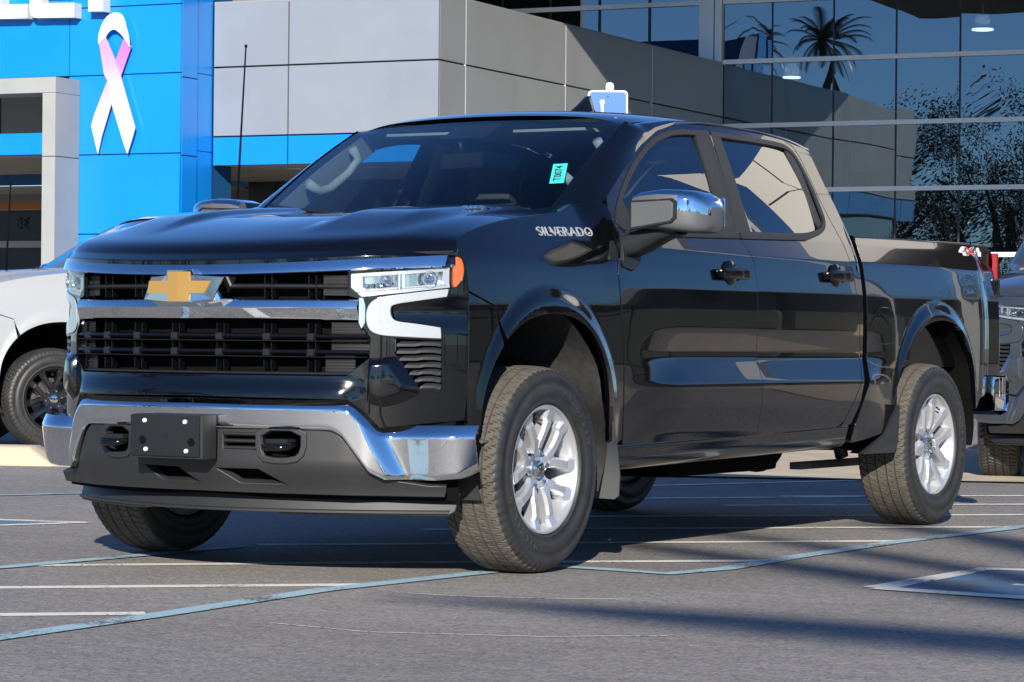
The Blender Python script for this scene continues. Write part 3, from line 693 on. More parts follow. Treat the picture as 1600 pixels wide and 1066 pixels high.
for sg in (-1, 1):                                           # ribbed blanks at the ends of the grille
    for (xa, xb, za, zb_) in ((.530, .618, 1.055, 1.128), (.560, .690, .835, .952), (.540, .640, .768, .832)):
        nrib = int((zb_-za)/.0105); rows = []
        for i in range(nrib+1):
            z = za+(zb_-za)*i/nrib
            for d in (0, .005): rows.append([(sg*x, float(Fl(x))+.022+d, z+(d and .0035)) for x in np.linspace(xa, xb, 8)])
        loft('grille_blank', rows, LOUV, gr, smooth=False)
# gold cross emblem in a chrome surround
cx = .003
def emb(pts, y0, y1, bev, m, nm, parent):
    return prism(nm, [(cx+x, z) for x, z in pts], lambda u, v, w_: (u, y0+w_+(.342*u*u), v), y1-y0, m, parent, bevel=bev)
outp = [(-.058, 1.150), (.062, 1.150), (.062, 1.122), (.196, 1.122), (.150, 1.034), (.062, 1.034), (.062, 1.024), (-.058, 1.024), (-.058, 1.034), (-.176, 1.034), (-.138, 1.122), (-.058, 1.122)]
em = emb(outp, -1.030, -.95, .0045, CHROME, 'emblem_surround', P_)
bm = bmesh.new()
for sg in (-1, 1):
    P4 = [(0, 1.140), (.050, 1.140), (.050, 1.106), (.142, 1.106), (.124 if sg > 0 else .150, 1.060), (.050, 1.060), (.050, 1.030), (0, 1.030)]
    P4 = [(x if not (abs(x-.142) < .001 and sg > 0) else .146, z) for x, z in P4]
    if sg > 0: P4[4] = (.118, 1.060)
    fy = lambda x: -1.038+.342*x*x+(.003*min(x, .05)/.05)
    A = [bm.verts.new((cx+sg*x-.002, fy(x), z)) for x, z in P4]; Bk = [bm.verts.new((cx+sg*x-.002, -1.00, z)) for x, z in P4]
    bm.faces.new((A[0], A[1], A[2], A[5], A[6], A[7])); bm.faces.new((A[2], A[3], A[4], A[5]))
    for i in range(7): bm.faces.new((A[i], Bk[i], Bk[i+1], A[i+1]))
bm_obj('gold_cross', bm, GOLD, em)

# chrome bumper
def zt(x):
    ax = abs(x); return float(np.interp(ax, [0, .60, .632, .672, .725, .76, 1.06], [.684, .680, .674, .637, .585, .578, .582]))
def zb(x):
    ax = abs(x); return float(np.interp(ax, [0, .55, .585, .615, .70, .745, .90, .98, 1.06], [.563, .561, .554, .531, .408, .380, .378, .386, .44]))
def bump_y(x, z):
    ax = abs(x); zc = (z-zb(x))/(zt(x)-zb(x))
    c = .665+(.63-z)*.42                                   # crease line between centre and wing
    y = float(Fb(x)); st = float(sstep(c-.012, c+.045, ax)); y += .042*st*(1-float(sstep(.74, .98, ax)))
    d = zt(x)-z; y += .034*max(0, 1-d/.046)**1.3-.012
    d2 = z-zb(x); y += .012*max(0, 1-d2/.02)**2 + (.02*(1-zc))*(1-float(sstep(.5, .7, ax)))*.0
    y += .030*(1-zc)*float(sstep(.68, .8, ax))
    y -= .012*float(sstep(.80, 1.03, ax))
    if ax > .985: y += .3*(ax-.985)**1.35*1.6
    return y
xs = np.concatenate([np.linspace(-1.035, -.99, 8)[:-1], np.linspace(-.99, -.60, 60)[:-1], np.linspace(-.60, .60, 60)[:-1], np.linspace(.60, .99, 60)[:-1], np.linspace(.99, 1.035, 8)])
rows = []
for f in np.concatenate([np.linspace(0, .35, 14), np.linspace(.38, .9, 14), np.linspace(.92, 1, 5)]):
    rows.append([(x, bump_y(x, zt(x)*(1-f)+zb(x)*f-1e-6), zt(x)*(1-f)+zb(x)*f) for x in xs])
top = [(x, rows[0][i][1]+.06, rows[0][i][2]-.004) for i, (x) in enumerate(xs)]; bot = [(x, rows[-1][i][1]+.05, rows[-1][i][2]+.002) for i, (x) in enumerate(xs)]
bp = loft('front_bumper', [top]+rows+[bot], CHROME, P_, angle=40)
for sg in (-1, 1):                                           # rearward return of the bumper ends
    e = [(sg*1.035, bump_y(1.035, zt(1.035)*(1-f)+zb(1.035)*f-1e-6), zt(1.035)*(1-f)+zb(1.035)*f) for f in np.linspace(0, 1, 8)]
    loft('bumper_end', [e, [(sg*1.028, p[1]+.016, p[2]) for p in e], [(sg*.98, p[1]+.06, p[2]) for p in e]], CHROME, bp)
# lower plastic
lowp = [(-.56, .562), (.56, .562), (.60, .53), (.70, .405), (.745, .372), (.86, .352), (.915, .352), (.905, .318), (.5, .322), (0, .325), (-.5, .322), (-.905, .318), (-.915, .352), (-.86, .352), (-.745, .372), (-.70, .405), (-.60, .53)]
def lo_off(x, z):
    ax = np.abs(x); o = .012+.05*(1-sstep(.30, .44, z))*1.0
    return o+.022*sstep(.60, .72, ax)*(1-0*z)
slot = lambda a, b, c, d: [(a, c), (b, c), (b, d), (a, d)]
hk = lambda s: smoothpoly([(s*.310, .556), (s*.465, .556), (s*.465, .480), (s*.435, .452), (s*.335, .452), (s*.310, .476)], it=1)
holes = [hk(1), hk(-1), slot(-.300, -.205, .478, .548), slot(.150, .300, .478, .548), [(.105, .414), (.295, .414), (.40, .352), (.205, .352)], [(-.245, .416), (-.055, .414), (.035, .352), (-.155, .354)]]
lp = panel('lower_bumper_plastic', lowp, FR(Fb, lo_off), (0, -1, 0), PLASTIC, P_, holes=holes, step=.03, depth=.03, round_=.005)
panel('plastic_backing', [(-.60, .55), (.60, .55), (.60, .33), (-.60, .33)], FR(Fb, lambda x, z: lo_off(x, z)+.07), (0, -1, 0), DARK, lp, step=.08, depth=.01)
for s in (-1, 1):
    hx = s*.385; hy = float(Fb(.385))
    h = tube('tow_hook', [(hx-.052, hy+.06, .505), (hx-.052, hy-.018, .497), (hx-.03, hy-.040, .493), (hx+.03, hy-.040, .493), (hx+.052, hy-.018, .497), (hx+.052, hy+.06, .505)], .013, GLOSSB, lp, n=10)
    box('hook_plate', (hx, hy+.012, .515), (.095, .06, .018), SATIN, lp, bevel=.004)
    for k in range(3):
        xa, xb = (.155, .298) if s > 0 else (-.298, -.21)
        zz = .540-.026*k; loft('intake_slat', [[(x, float(Fb(x))+.012+dy, zz+dz) for x in np.linspace(xa, xb, 6)] for dy, dz in ((.04, .007), (.004, .004), (.0, -.002), (.006, -.007), (.04, -.007))], PLASTIC, lp, smooth=False)
    # raised frame round the hook opening
    fr_ = hk(s); panel('hook_frame', offset(fr_, .016), FR(Fb, lambda x, z: lo_off(x, z)-.008), (0, -1, 0), PLASTIC, lp, holes=[offset(fr_, .001)], step=.03, depth=.02, round_=.004)
# air dam
dam = [(-.900, .338), (-.5, .332), (0, .334), (.5, .332), (.900, .338), (.895, .262), (.880, .248), (.33, .252), (.27, .262), (-.27, .262), (-.33, .252), (-.880, .248), (-.895, .262)]
panel('air_dam', dam, FR(Fv, lambda x, z: .045+.4*(z-.25)), (0, -1, 0), PLASTIC, P_, step=.035, depth=.02, round_=.006)
loft('air_dam_lip', [[(x, float(Fv(x))+.045+dy, zz) for x in np.linspace(-.885, .885, 40)] for dy, zz in ((-.002, .262), (-.012, .258), (-.012, .250), (.02, .246))], PLASTIC, P_, smooth=False)
# licence plate bracket
pb = box('plate_bracket', (-.020, -1.022, .527), (.335, .085, .165), PLASTIC, P_, bevel=.012)
pf = box('bracket_face', (-.026, -1.068, .530), (.322, .010, .152), SATIN, pb, bevel=.004)
for (a, b) in ((-.118, .585), (.072, .583), (-.112, .478), (.078, .475)): lathe('screw', [(-1.079, .0005), (-1.079, .0075), (-1.070, .009)], WHITE, pb, n=14, axis='y', c=(a, 0, b))
for (a, b) in ((-.128, .512), (.100, .508)): lathe('bracket_hole', [(-1.0745, .0005), (-1.0745, .016), (-1.070, .017)], DARK, pb, n=16, axis='y', c=(a, 0, b))
lathe('bracket_boss', [(-1.0755, .0005), (-1.0755, .007), (-1.070, .010)], SATIN, pb, n=14, axis='y', c=(-.016, 0, .532))
# dark tray between bumper and grille, and behind the fascia corners
loft('fascia_tray', [[(x, float(Fl(x))+.035, .69) for x in np.linspace(-.93, .93, 30)], [(x, float(Fb(x))+.09, .56) for x in np.linspace(-.93, .93, 30)], [(x, float(Fb(x))+.13, .30) for x in np.linspace(-.93, .93, 30)]], DARK, P_)
loft('front_backing', [[(x*k, float(Fl(x))+.10+d, z) for x in np.linspace(-.93, .93, 30)] for z, k, d in ((1.21, 1, .03), (.9, 1, .0), (.60, 1, .0))], DARK, P_)
loft('hood_seal', [[(x, float(Fl(x))+.004+d, 1.168+.036*(x/.9)**2+e) for x in np.linspace(-.92, .92, 30)] for d, e in ((.03, -.01), (-.004, .0), (.0, .02))], SATIN, P_)

# ------------------------------------------------------------------ mirrors, handles, badges
def mirror_build(sg):
    # housing: loft of rounded sections along x
    secs = []
    def sec(x, y0, y1, z0, z1, n=28):
        row = []
        for i in range(n):
            a = 2*math.pi*i/n; c, s = math.cos(a), math.sin(a); e = .42
            yy = (y0+y1)/2+(y1-y0)/2*math.copysign(abs(c)**e, c); zz = (z0+z1)/2+(z1-z0)/2*math.copysign(abs(s)**e, s)
            row.append((sg*x, yy, zz))
        return row
    S_ = [(.985, .66, .84, 1.395, 1.465), (.990, .645, .85, 1.355, 1.492), (1.03, .635, .86, 1.350, 1.505), (1.12, .63, .865, 1.345, 1.512), (1.20, .64, .87, 1.335, 1.508), (1.255, .665, .875, 1.333, 1.498), (1.285, .70, .88, 1.340, 1.476), (1.297, .75, .87, 1.365, 1.44)]
    rows = [sec(*s) for s in S_]; V = [p for r in rows for p in r]; n = 28; F = []; FM = []
    for i in range(len(rows)-1):
        for j in range(n):
            k = (j+1) % n; F.append((i*n+j, i*n+k, (i+1)*n+k, (i+1)*n+j)); zc = sum(V[t][2] for t in F[-1])/4; xc = abs(sum(V[t][0] for t in F[-1])/4)
            FM.append(1 if (zc > 1.478 or (zc > 1.405 and xc > 1.215)) else 0)
    F.append(tuple(range(n))); FM.append(0); F.append(tuple(range((len(rows)-1)*n, len(rows)*n))); FM.append(0)
    h = mesh_obj('door_mirror', V, F, None, P_, True, mats=[PLASTIC2, CHROME], fm=FM)
    bm = bmesh.new(); bm.from_mesh(h.data); bmesh.ops.recalc_face_normals(bm, faces=bm.faces); bm.to_mesh(h.data); bm.free()
    h.data.set_sharp_from_angle(angle=R(50))
    pad = [(.998, 1.456), (1.172, 1.462), (1.190, 1.450), (1.188, 1.392), (1.172, 1.378), (.998, 1.354)]
    prism('mirror_face_pad', [(sg*a, b) for a, b in pad], lambda u, v, w_: (u, .626+w_, v), .012, PLASTIC2, h, bevel=.004)
    prism('mirror_pad_shadow_rim', [(sg*(1.094+(a-1.094)*1.13), 1.411+(b-1.411)*1.17) for a, b in pad], lambda u, v, w_: (u, .631+w_, v), .012, SATIN, h, bevel=.003)  # dark outline standing in for the shadow around the pad
    box('mirror_glass', (sg*1.16, .884, 1.42), (.26, .008, .12), REFL, h, bevel=.004)
    # stalk
    rows = []
    for x, y0, y1, z0, z1 in ((.90, .66, .80, 1.25, 1.315), (.945, .665, .80, 1.235, 1.335), (1.0, .68, .80, 1.255, 1.352), (1.09, .69, .81, 1.305, 1.362), (1.16, .70, .81, 1.33, 1.37)): rows.append(sec(x, y0, y1, z0, z1, 16))
    loft('mirror_arm', rows, SATIN, h, closed=True, angle=60)
    # black foot on the door and its leading flash on the fender
    panel('mirror_foot', [(.645, 1.20), (.672, 1.335), (.80, 1.338), (.84, 1.30), (.78, 1.215), (.72, 1.185)], S(.008), (1, 0, 0), SATIN, h, step=.04, depth=.01, mir=sg < 0)
    panel('fender_flash', [(.545, 1.225), (.590, 1.300), (.608, 1.302), (.606, 1.222)], S(.006), (1, 0, 0), SATIN, h, step=.03, depth=.008, mir=sg < 0)
for s in (1, -1): mirror_build(s)
def handle(sg, cy, cz):
    xs_ = float(X(cy, cz)); par = P_
    bm = bmesh.new(); bmesh.ops.create_uvsphere(bm, u_segments=24, v_segments=12, radius=1)
    for v in bm.verts: v.co = Vector((sg*(xs_+v.co.x*.020), cy+v.co.y*.066, cz+v.co.z*.056))
    cup = bm_obj('handle_cup', bm, GLOSSB, None, smooth=True)
    h = box('door_handle', (sg*(xs_+.028), cy+.01, cz), (.022, .235, .050), GLOSSB, par, bevel=.011)
    cup.parent = h
    for d in (-.088, .100): box('handle_mount', (sg*(xs_+.015), cy+.01+d, cz), (.045, .030, .034), GLOSSB, h, bevel=.008)
for s in (1, -1):
    handle(s, 1.585, 1.193); handle(s, 2.655, 1.207)
nx = Vector((.33, 0, 0)); 
def sidetext(nm, s, cy, cz, size, m, sx=1., tilt=18, ext=.002, roll=0., **k):
    x = float(X(cy, cz))+.004; n = Vector((math.cos(R(tilt)), 0, math.sin(R(tilt)))); ax = Vector((0, math.cos(roll), math.sin(roll))); ay = n.cross(ax)
    return text_obj(nm, s, size, basis((x, cy, cz), ax, ay, n), ext, m, P_, sx=sx, **k)
sidetext('name_badge', 'SILVERADO', .289, 1.325, .058, LREF, sx=1.38, tilt=26, roll=.03, off=-.002, space=1.06)
BLK_ = mat('badge_grey', (.05, .05, .05), .4); BRED = mat('badge_red', (.55, .01, .015), .3)
sidetext('drive_badge', '4X4', 4.385, 1.372, .062, WHITE, sx=2.7, tilt=19, off=.05); sidetext('drive_badge_fill', '4 4', 4.385, 1.372, .062, BLK_, sx=2.7, tilt=19, ext=.003, off=-.012, space=1.0); sidetext('drive_badge_letter', 'X', 4.385, 1.372, .062, BRED, sx=2.7, tilt=19, ext=.0035, off=.02)
mb = text_obj('hood_badge', 'TURBO', .034, basis((.665, -.02, 1.405), (0, 1, .06), (-1, 0, .35), (.33, 0, 1)), .002, CHROME, P_, sx=1.3)
b_ = hoodf(np.array([.665]), np.array([-.02])); mb.location.z = float(b_[2][0])-1.405+.006
# stock sticker inside the windscreen
def wpt(u, v, o=0.): 
    q = wsurf(u, v); return Vector((float(q[0]), float(q[1])+.004, float(q[2])-.006+o))
TEAL = mat('teal_sticker', (.05, .62, .55), .5); 
c0 = wpt(.89, .345); du = (wpt(.83, .40)-wpt(.77, .40)).normalized(); dv = (wpt(.80, .5)-wpt(.80, .3)).normalized(); nn = du.cross(dv).normalized()
a_ = R(-17); ax = (du*math.sin(a_)+dv*math.cos(a_)); ay = nn.cross(ax)
Ms = basis(c0-nn*-.012, ax, ay, nn)
st = mesh_obj('windscreen_sticker', [Ms @ Vector((x, y, 0)) for x, y in ((-.085, -.030), (.085, -.030), (.085, .030), (-.085, .030))], [(0, 1, 2, 3)], TEAL, P_)
text_obj('sticker_number', 'T0074', .044, Ms @ Matrix.Translation((0, 0, .001)), .0003, INT, st, sx=1.15)

# ------------------------------------------------------------------ interior
it = box('dashboard', (0, .93, 1.22), (1.40, .36, .22), INT, P_, bevel=.06)
box('dash_top_pad', (0, .70, 1.345), (1.36, .26, .03), INT, P_, bevel=.012)
box('cabin_floor', (0, 1.75, .62), (1.62, 2.1, .05), DARK, P_)
box('cabin_lining', (0, 1.95, 1.845), (1.20, 1.5, .015), INTG, P_, bevel=.005)
sw = bmesh.new(); bmesh.ops.create_circle(sw, segments=6, radius=.01); sw.free()
def ring(nm, c, r, t, ax_, m, parent, n=36, k=8):
    V = []; F = []; ax_ = Vector(ax_).normalized(); s = ax_.cross(Vector((1, 0, 0))).normalized(); x = Vector((1, 0, 0))
    for i in range(n):
        a = 2*math.pi*i/n; d = x*math.cos(a)+s*math.sin(a)
        for j in range(k):
            b = 2*math.pi*j/k; V.append(Vector(c)+d*(r+t*math.cos(b))+ax_*t*math.sin(b))
    for i in range(n):
        for j in range(k): F.append((i*k+j, ((i+1) % n)*k+j, ((i+1) % n)*k+(j+1) % k, i*k+(j+1) % k))
    return mesh_obj(nm, V, F, m, parent, True)
stw = ring('steering_wheel', (.40, 1.12, 1.27), .185, .014, (0, .86, .5), INT, P_)
tube('steering_column', [(.40, 1.12, 1.27), (.40, .95, 1.18)], .035, INT, stw); box('wheel_hub', (.40, 1.115, 1.268), (.13, .05, .10), INT, stw, bevel=.02)
for a in (-1, 1): box('wheel_spoke', (.40+a*.11, 1.12, 1.27), (.12, .02, .035), INT, stw, bevel=.005)
def seat(x, y, wd, rear=False):
    s = box('seat', (x, y, .93), (wd, .50, .16), INT, P_, bevel=.05)
    M = Matrix.Rotation(R(-14), 4, 'X')
    box('seat_back', (x, y+.29, 1.24), (wd*.96, .13, .56), INT, s, bevel=.05, M=M)
    for dx in ((-.42, 0, .42) if rear else (0,)):
        box('headrest', (x+dx, y+.36, 1.60), (.25, .09, .17), INT, s, bevel=.035, M=M)
        for d in (-.05, .05): tube('headrest_post', [(x+dx+d, y+.355, 1.48), (x+dx+d, y+.36, 1.56)], .006, CHROME, s, n=6)
seat(.38, 1.42, .52); seat(-.38, 1.42, .52); seat(0, 2.30, 1.34, True)
box('centre_console', (0, 1.35, .95), (.24, .60, .30), INT, P_, bevel=.03)
box('interior_mirror', (-.005, .93, 1.665), (.24, .03, .065), SATIN, P_, bevel=.012, M=Matrix.Rotation(R(-14), 4, 'Z'))
tube('mirror_stem', [(0, .93, 1.68), (0, .90, 1.745)], .010, SATIN, P_)
for s in (1, -1):                                          # inner pillar covers and grab handles
    rows = []
    for v in np.linspace(0, 1, 12):
        q = np.array(wsurf(s*.955, v), float)+np.array([0, .02, -.015]); rows.append([q, q+np.array([s*.020, .10, -.045]), q+np.array([s*.030, .12, -.07])])
    loft('pillar_trim', rows, INTG, P_)
    P0 = [np.array(wsurf(s*.90, v), float)+np.array([0, dd, -dd*.5]) for v, dd in ((.36, .03), (.37, .10), (.44, .13), (.62, .13), (.76, .10), (.79, .03))]
    tube('grab_handle', [tuple(p) for p in P0], [.022, .022, .020, .019, .021, .022], INTG, P_, n=10)
    box('door_card', (s*.84, 1.25, 1.0), (.04, 1.05, .62), INT, P_, bevel=.01); box('door_card', (s*.84, 2.30, 1.0), (.04, .85, .62), INT, P_, bevel=.01)
    box('inner_pillar', (s*.80, 1.86, 1.58), (.03, .10, .50), INTG, P_, bevel=.01, M=Matrix.Rotation(R(s*-23), 4, 'Y') )
    box('seat_belt', (s*.755, 1.84, 1.45), (.005, .045, .55), INT, P_, M=Matrix.Rotation(R(s*-20), 4, 'Y'))
    box('sun_visor', (s*.33, 1.16, 1.80), (.36, .14, .015), INTG, P_, bevel=.005)

# ------------------------------------------------------------------ bed, tail, chassis
bedp = box('bed_floor', (0, 3.84, .78), (1.60, 1.74, .05), SATIN, P_)
for s in (1, -1):
    box('bed_inner_wall', (s*.86, 3.84, 1.08), (.05, 1.72, .60), PAINT, P_)
    loft('bed_rail_cap', [[(s*(x+float(X(y, 1.40))-.003), y, z+.0125*(y-2.975)/1.7) for y in np.linspace(2.975, 4.70, 20)] for x, z in ((0, 1.392), (.002, 1.401), (-.010, 1.408), (-.06, 1.408), (-.065, 1.38))], SATIN, P_, angle=40)
    # tail lamp
    tl = loft('tail_light', [[(s*x, y, z) for x, y in ((.895, 4.688), (.914, 4.702), (.914, 4.724), (.885, 4.752), (.80, 4.750), (.80, 4.70))] for z in (1.00, 1.03, 1.20, 1.345, 1.375)], REDL, P_, angle=35)
    box('tail_light_bezel', (s*.86, 4.70, 1.19), (.125, .078, .10), GLOSSB, tl, bevel=.01)
    box('tail_pillar', (s*.86, 4.695, .84), (.14, .05, .36), PAINT, P_, bevel=.01)
box('bed_front_wall', (0, 2.99, 1.08), (1.72, .04, .60), PAINT, P_)
tg = box('tailgate', (0, 4.715, 1.10), (1.56, .07, .62), PAINT, P_, bevel=.02); box('tailgate_handle', (0, 4.755, 1.28), (.24, .02, .07), SATIN, tg, bevel=.006)
rb_ = loft('rear_bumper', [[(x, 4.84-.15*(abs(x)/.98)**4+dy, z) for x in np.linspace(-.99, .99, 41)] for dy, z in ((-.10, .735), (-.01, .73), (.015, .70), (.015, .60), (-.01, .545), (-.10, .53))], CHROME, P_, angle=40)
for s in (1, -1): box('bumper_return', (s*.955, 4.62, .640), (.05, .16, .18), CHROME, rb_, bevel=.02)
for s in (1, -1):
    box('frame_rail', (s*.42, 2.3, .52), (.09, 4.7, .16), DARK, P_, bevel=.01)
    tube('shock_absorber', [(s*.55, 3.60, .33), (s*.50, 3.45, .80)], .035, STEEL, P_); tube('front_strut', [(s*.62, .02, .33), (s*.55, .04, .85)], .05, DARK, P_)
    box('leaf_spring', (s*.54, 3.745, .30), (.065, 1.30, .035), STEEL, P_, bevel=.005)
    box('control_arm', (s*.60, .0, .30), (.42, .16, .05), STEEL, P_, bevel=.02)
    M_ = None
    pts = [(.72, .575), (.985, .575), (.995, .50), (1.000, .44), (1.005, .36), (.995, .275), (.975, .262), (.74, .268), (.72, .30)]
    prism('mud_flap', [(s*a, b) for a, b in pts], lambda u, v, w_: (u, .535+w_+.10*(.42-v), v), .008, PLASTIC2, P_)
    A_ = [(1.002, 3.285, .60), (.998, 3.275, .42), (.985, 3.262, .372), (.90, 3.09, .368), (.965, 3.18, .46)]
    mesh_obj('mud_flap', [(s*x, y, z) for x, y, z in A_]+[(s*(x-.10), y+.06, z) for x, y, z in A_], [(0, 1, 2, 3, 4), (9, 8, 7, 6, 5)]+[(i, (i+1) % 5, 5+(i+1) % 5, 5+i) for i in range(5)], PLASTIC, P_)
box('engine_cradle', (0, -.05, .42), (1.0, .75, .20), DARK, P_, bevel=.03); box('radiator_support', (0, -.55, .75), (1.2, .06, .85), DARK, P_)
box('underbody', (0, 1.8, .50), (1.50, 2.6, .10), DARK, P_); box('fuel_tank', (.34, 2.30, .40), (.46, 1.10, .22), DARK, P_, bevel=.04)
tube('rear_axle', [(-.75, 3.745, .40), (.75, 3.745, .40)], .045, DARK, P_, n=12)
bm = bmesh.new(); bmesh.ops.create_uvsphere(bm, u_segments=20, v_segments=12, radius=.16); [setattr(v, 'co', Vector((v.co.x*.9, v.co.y+3.745, v.co.z+.39))) for v in bm.verts]; bm_obj('differential', bm, DARK, P_, smooth=True)
tube('exhaust_pipe', [(.20, .9, .44), (.22, 2.2, .40), (-.3, 3.2, .42), (-.5, 4.6, .45)], .035, STEEL, P_, n=10); tube('muffler', [(-.05, 2.55, .40), (-.05, 3.15, .40)], .11, STEEL, P_, n=16)
tube('drive_shaft', [(0, 1.2, .45), (0, 3.7, .42)], .04, STEEL, P_, n=10)
wh = make_wheel()
def place_wheel(o, x, y, rz, rot):
    o.location = (x, y, .400); o.rotation_euler = (rot, 0, rz); o.parent = P_
place_wheel(wh, .869, 0, 0, 0)
for (x, y, rz, rot) in ((.869, 3.745, 0, R(-31)), (-.869, 0, math.pi, .4), (-.869, 3.745, math.pi, 1.)):
    c = copy_tree(wh, P_); place_wheel(c, x, y, rz, rot)

# ================================================================== THE LOT
def ground_mat():
    m = mat('asphalt_mat', (.1, .1, .1), .8); n = m.node_tree.nodes; l = m.node_tree.links; b = n['Principled BSDF']
    tc = n.new('ShaderNodeTexCoord')
    def noise(s, d=4, sc_=None, rough=.6):
        t = n.new('ShaderNodeTexNoise'); t.inputs['Scale'].default_value = s; t.inputs['Detail'].default_value = d; t.inputs['Roughness'].default_value = rough
        if sc_:
            mp = n.new('ShaderNodeMapping'); mp.inputs['Scale'].default_value = sc_; mp.inputs['Rotation'].default_value = (0, 0, R(-52)); l.new(tc.outputs['Object'], mp.inputs[0]); l.new(mp.outputs[0], t.inputs['Vector'])
        else: l.new(tc.outputs['Object'], t.inputs['Vector'])
        return t
    def rng_(src, a, b_, c, d_):
        r = n.new('ShaderNodeMapRange'); r.inputs[1].default_value = a; r.inputs[2].default_value = b_; r.inputs[3].default_value = c; r.inputs[4].default_value = d_; l.new(src, r.inputs[0]); return r.outputs[0]
    def mul(a, b_):
        r = n.new('ShaderNodeMath'); r.operation = 'MULTIPLY'; l.new(a, r.inputs[0]); l.new(b_, r.inputs[1]); return r.outputs[0]
    big = rng_(noise(.35, 3).outputs[0], .3, .7, .76, 1.2); mid = rng_(noise(2.2, 5, (1, 5, 1)).outputs[0], .25, .75, .88, 1.14)
    v = n.new('ShaderNodeTexVoronoi'); v.inputs['Scale'].default_value = 95; l.new(tc.outputs['Object'], v.inputs['Vector'])
    sep = n.new('ShaderNodeSeparateColor'); l.new(v.outputs['Color'], sep.inputs[0]); st = rng_(sep.outputs[0], 0, 1, .62, 1.30)
    fine = rng_(noise(240, 3).outputs[0], .3, .7, .75, 1.25); val = mul(mul(big, mid), mul(st, fine))
    sp = n.new('ShaderNodeTexVoronoi'); sp.inputs['Scale'].default_value = 9; l.new(tc.outputs['Object'], sp.inputs['Vector'])
    spk = rng_(sp.outputs['Distance'], .035, .05, 1.9, 1.0); val = mul(val, spk)
    mx = n.new('ShaderNodeMix'); mx.data_type = 'RGBA'; mx.blend_type = 'MULTIPLY'; mx.inputs[0].default_value = 1; mx.inputs[6].default_value = (.236, .218, .197, 1); l.new(val, mx.inputs[7]); l.new(mx.outputs[2], b.inputs['Base Color'])
    bp = n.new('ShaderNodeBump'); bp.inputs['Strength'].default_value = .75; bp.inputs['Distance'].default_value = .004; l.new(v.outputs['Distance'], bp.inputs['Height'])
    bp2 = n.new('ShaderNodeBump'); bp2.inputs['Strength'].default_value = .4; bp2.inputs['Distance'].default_value = .02; l.new(noise(5, 4).outputs[0], bp2.inputs['Height']); l.new(bp2.outputs[0], bp.inputs['Normal']); l.new(bp.outputs[0], b.inputs['Normal'])
    return m
ASPH = ground_mat()
tag(mesh_obj('asphalt_ground', [(-400, -400, 0), (400, -400, 0), (400, 500, 0), (-400, 500, 0)], [(0, 1, 2, 3)], ASPH), kind='structure')
CONC = mat('pale_concrete', (.50, .42, .30), .85, bump=(40, .5, .004), var=(2.2, .16, 6))
def wornpaint(name, col, wear):
    m = mat(name, col, .7); n = m.node_tree.nodes; l = m.node_tree.links; b = n['Principled BSDF']
    tc = n.new('ShaderNodeTexCoord'); t = n.new('ShaderNodeTexNoise'); t.inputs['Scale'].default_value = 60; t.inputs['Detail'].default_value = 6; l.new(tc.outputs['Object'], t.inputs['Vector'])
    t2 = n.new('ShaderNodeTexNoise'); t2.inputs['Scale'].default_value = 3; t2.inputs['Detail'].default_value = 3; l.new(tc.outputs['Object'], t2.inputs['Vector'])
    ad = n.new('ShaderNodeMath'); ad.operation = 'ADD'; l.new(t.outputs[0], ad.inputs[0]); l.new(t2.outputs[0], ad.inputs[1])
    r = n.new('ShaderNodeMapRange'); r.inputs[1].default_value = wear; r.inputs[2].default_value = wear+.12; l.new(ad.outputs[0], r.inputs[0])
    mx = n.new('ShaderNodeMix'); mx.data_type = 'RGBA'; mx.inputs[6].default_value = (.12, .12, .12, 1); mx.inputs[7].default_value = (*col, 1); l.new(r.outputs[0], mx.inputs[0]); l.new(mx.outputs[2], b.inputs['Base Color'])
    bp = n.new('ShaderNodeBump'); bp.inputs['Strength'].default_value = .5; bp.inputs['Distance'].default_value = .003; l.new(t.outputs[0], bp.inputs['Height']); l.new(bp.outputs[0], b.inputs['Normal'])
    return m
WLINE = wornpaint('worn_white_paint', (.78, .74, .64), .80); BLINE = wornpaint('worn_blue_paint', (.34, .50, .56), .82); BFILL = wornpaint('blue_fill_paint', (.10, .20, .30), .86)
def line(pts, wd, m, z, nm='parking_line'):
    V = []; F = []
    for i, p in enumerate(pts):
        p = np.array(p, float); a = np.array(pts[max(i-1, 0)], float); b = np.array(pts[min(i+1, len(pts)-1)], float); t = (b-a)/np.hypot(*(b-a)); nrm = np.array([-t[1], t[0]])*wd/2
        V += [(*(p+nrm), z), (*(p-nrm), z)]
    for i in range(len(pts)-1): F.append((2*i, 2*i+1, 2*i+3, 2*i+2))
    return tag(mesh_obj(nm, V, F, m), kind='structure')
# blue borders of the striped bay, white hatching between them
line([(.98, -3.6), (.87, -2.24), (.75, -1.15), (.795, -.03), (.84, .16), (.86, .30)], .10, BLINE, .0044)
line([(.86, .30), (1.10, .29), (1.385, .25), (1.45, .60), (1.39, 1.4), (1.355, 2.46), (1.405, 3.88), (1.45, 6.0)], .095, BLINE, .0045)
line([(-1.2, -2.9), (-.80, -1.10), (-.776, -.23), (-.77, .4)], .09, BLINE, .0046)
for k, ((x0, y0), (x1, y1)) in enumerate([((-.9, -2.38), (.76, -.83)), ((-.15, -3.07), (.79, -2.19)), ((-.772, -.909), (.62, .44)), ((-.2, -.33), (1.39, 1.11)), ((-.78, .53), (1.33, 2.55)), ((-.78, 1.83), (1.38, 3.86)), ((-.78, 3.1), (1.40, 5.2)), ((-.6, 4.55), (1.2, 6.3)), ((.561, 4.952), (.76, 5.51)), ((-.78, 5.6), (.6, 6.9)), ((-2.6, 3.4), (-.385, 5.86)), ((-2.9, 4.0), (-1.24, 7.72))]):
    if k == 8: continue
    line([(x0, y0), (x1, y1)], .10, WLINE, .0018+.00015*k)
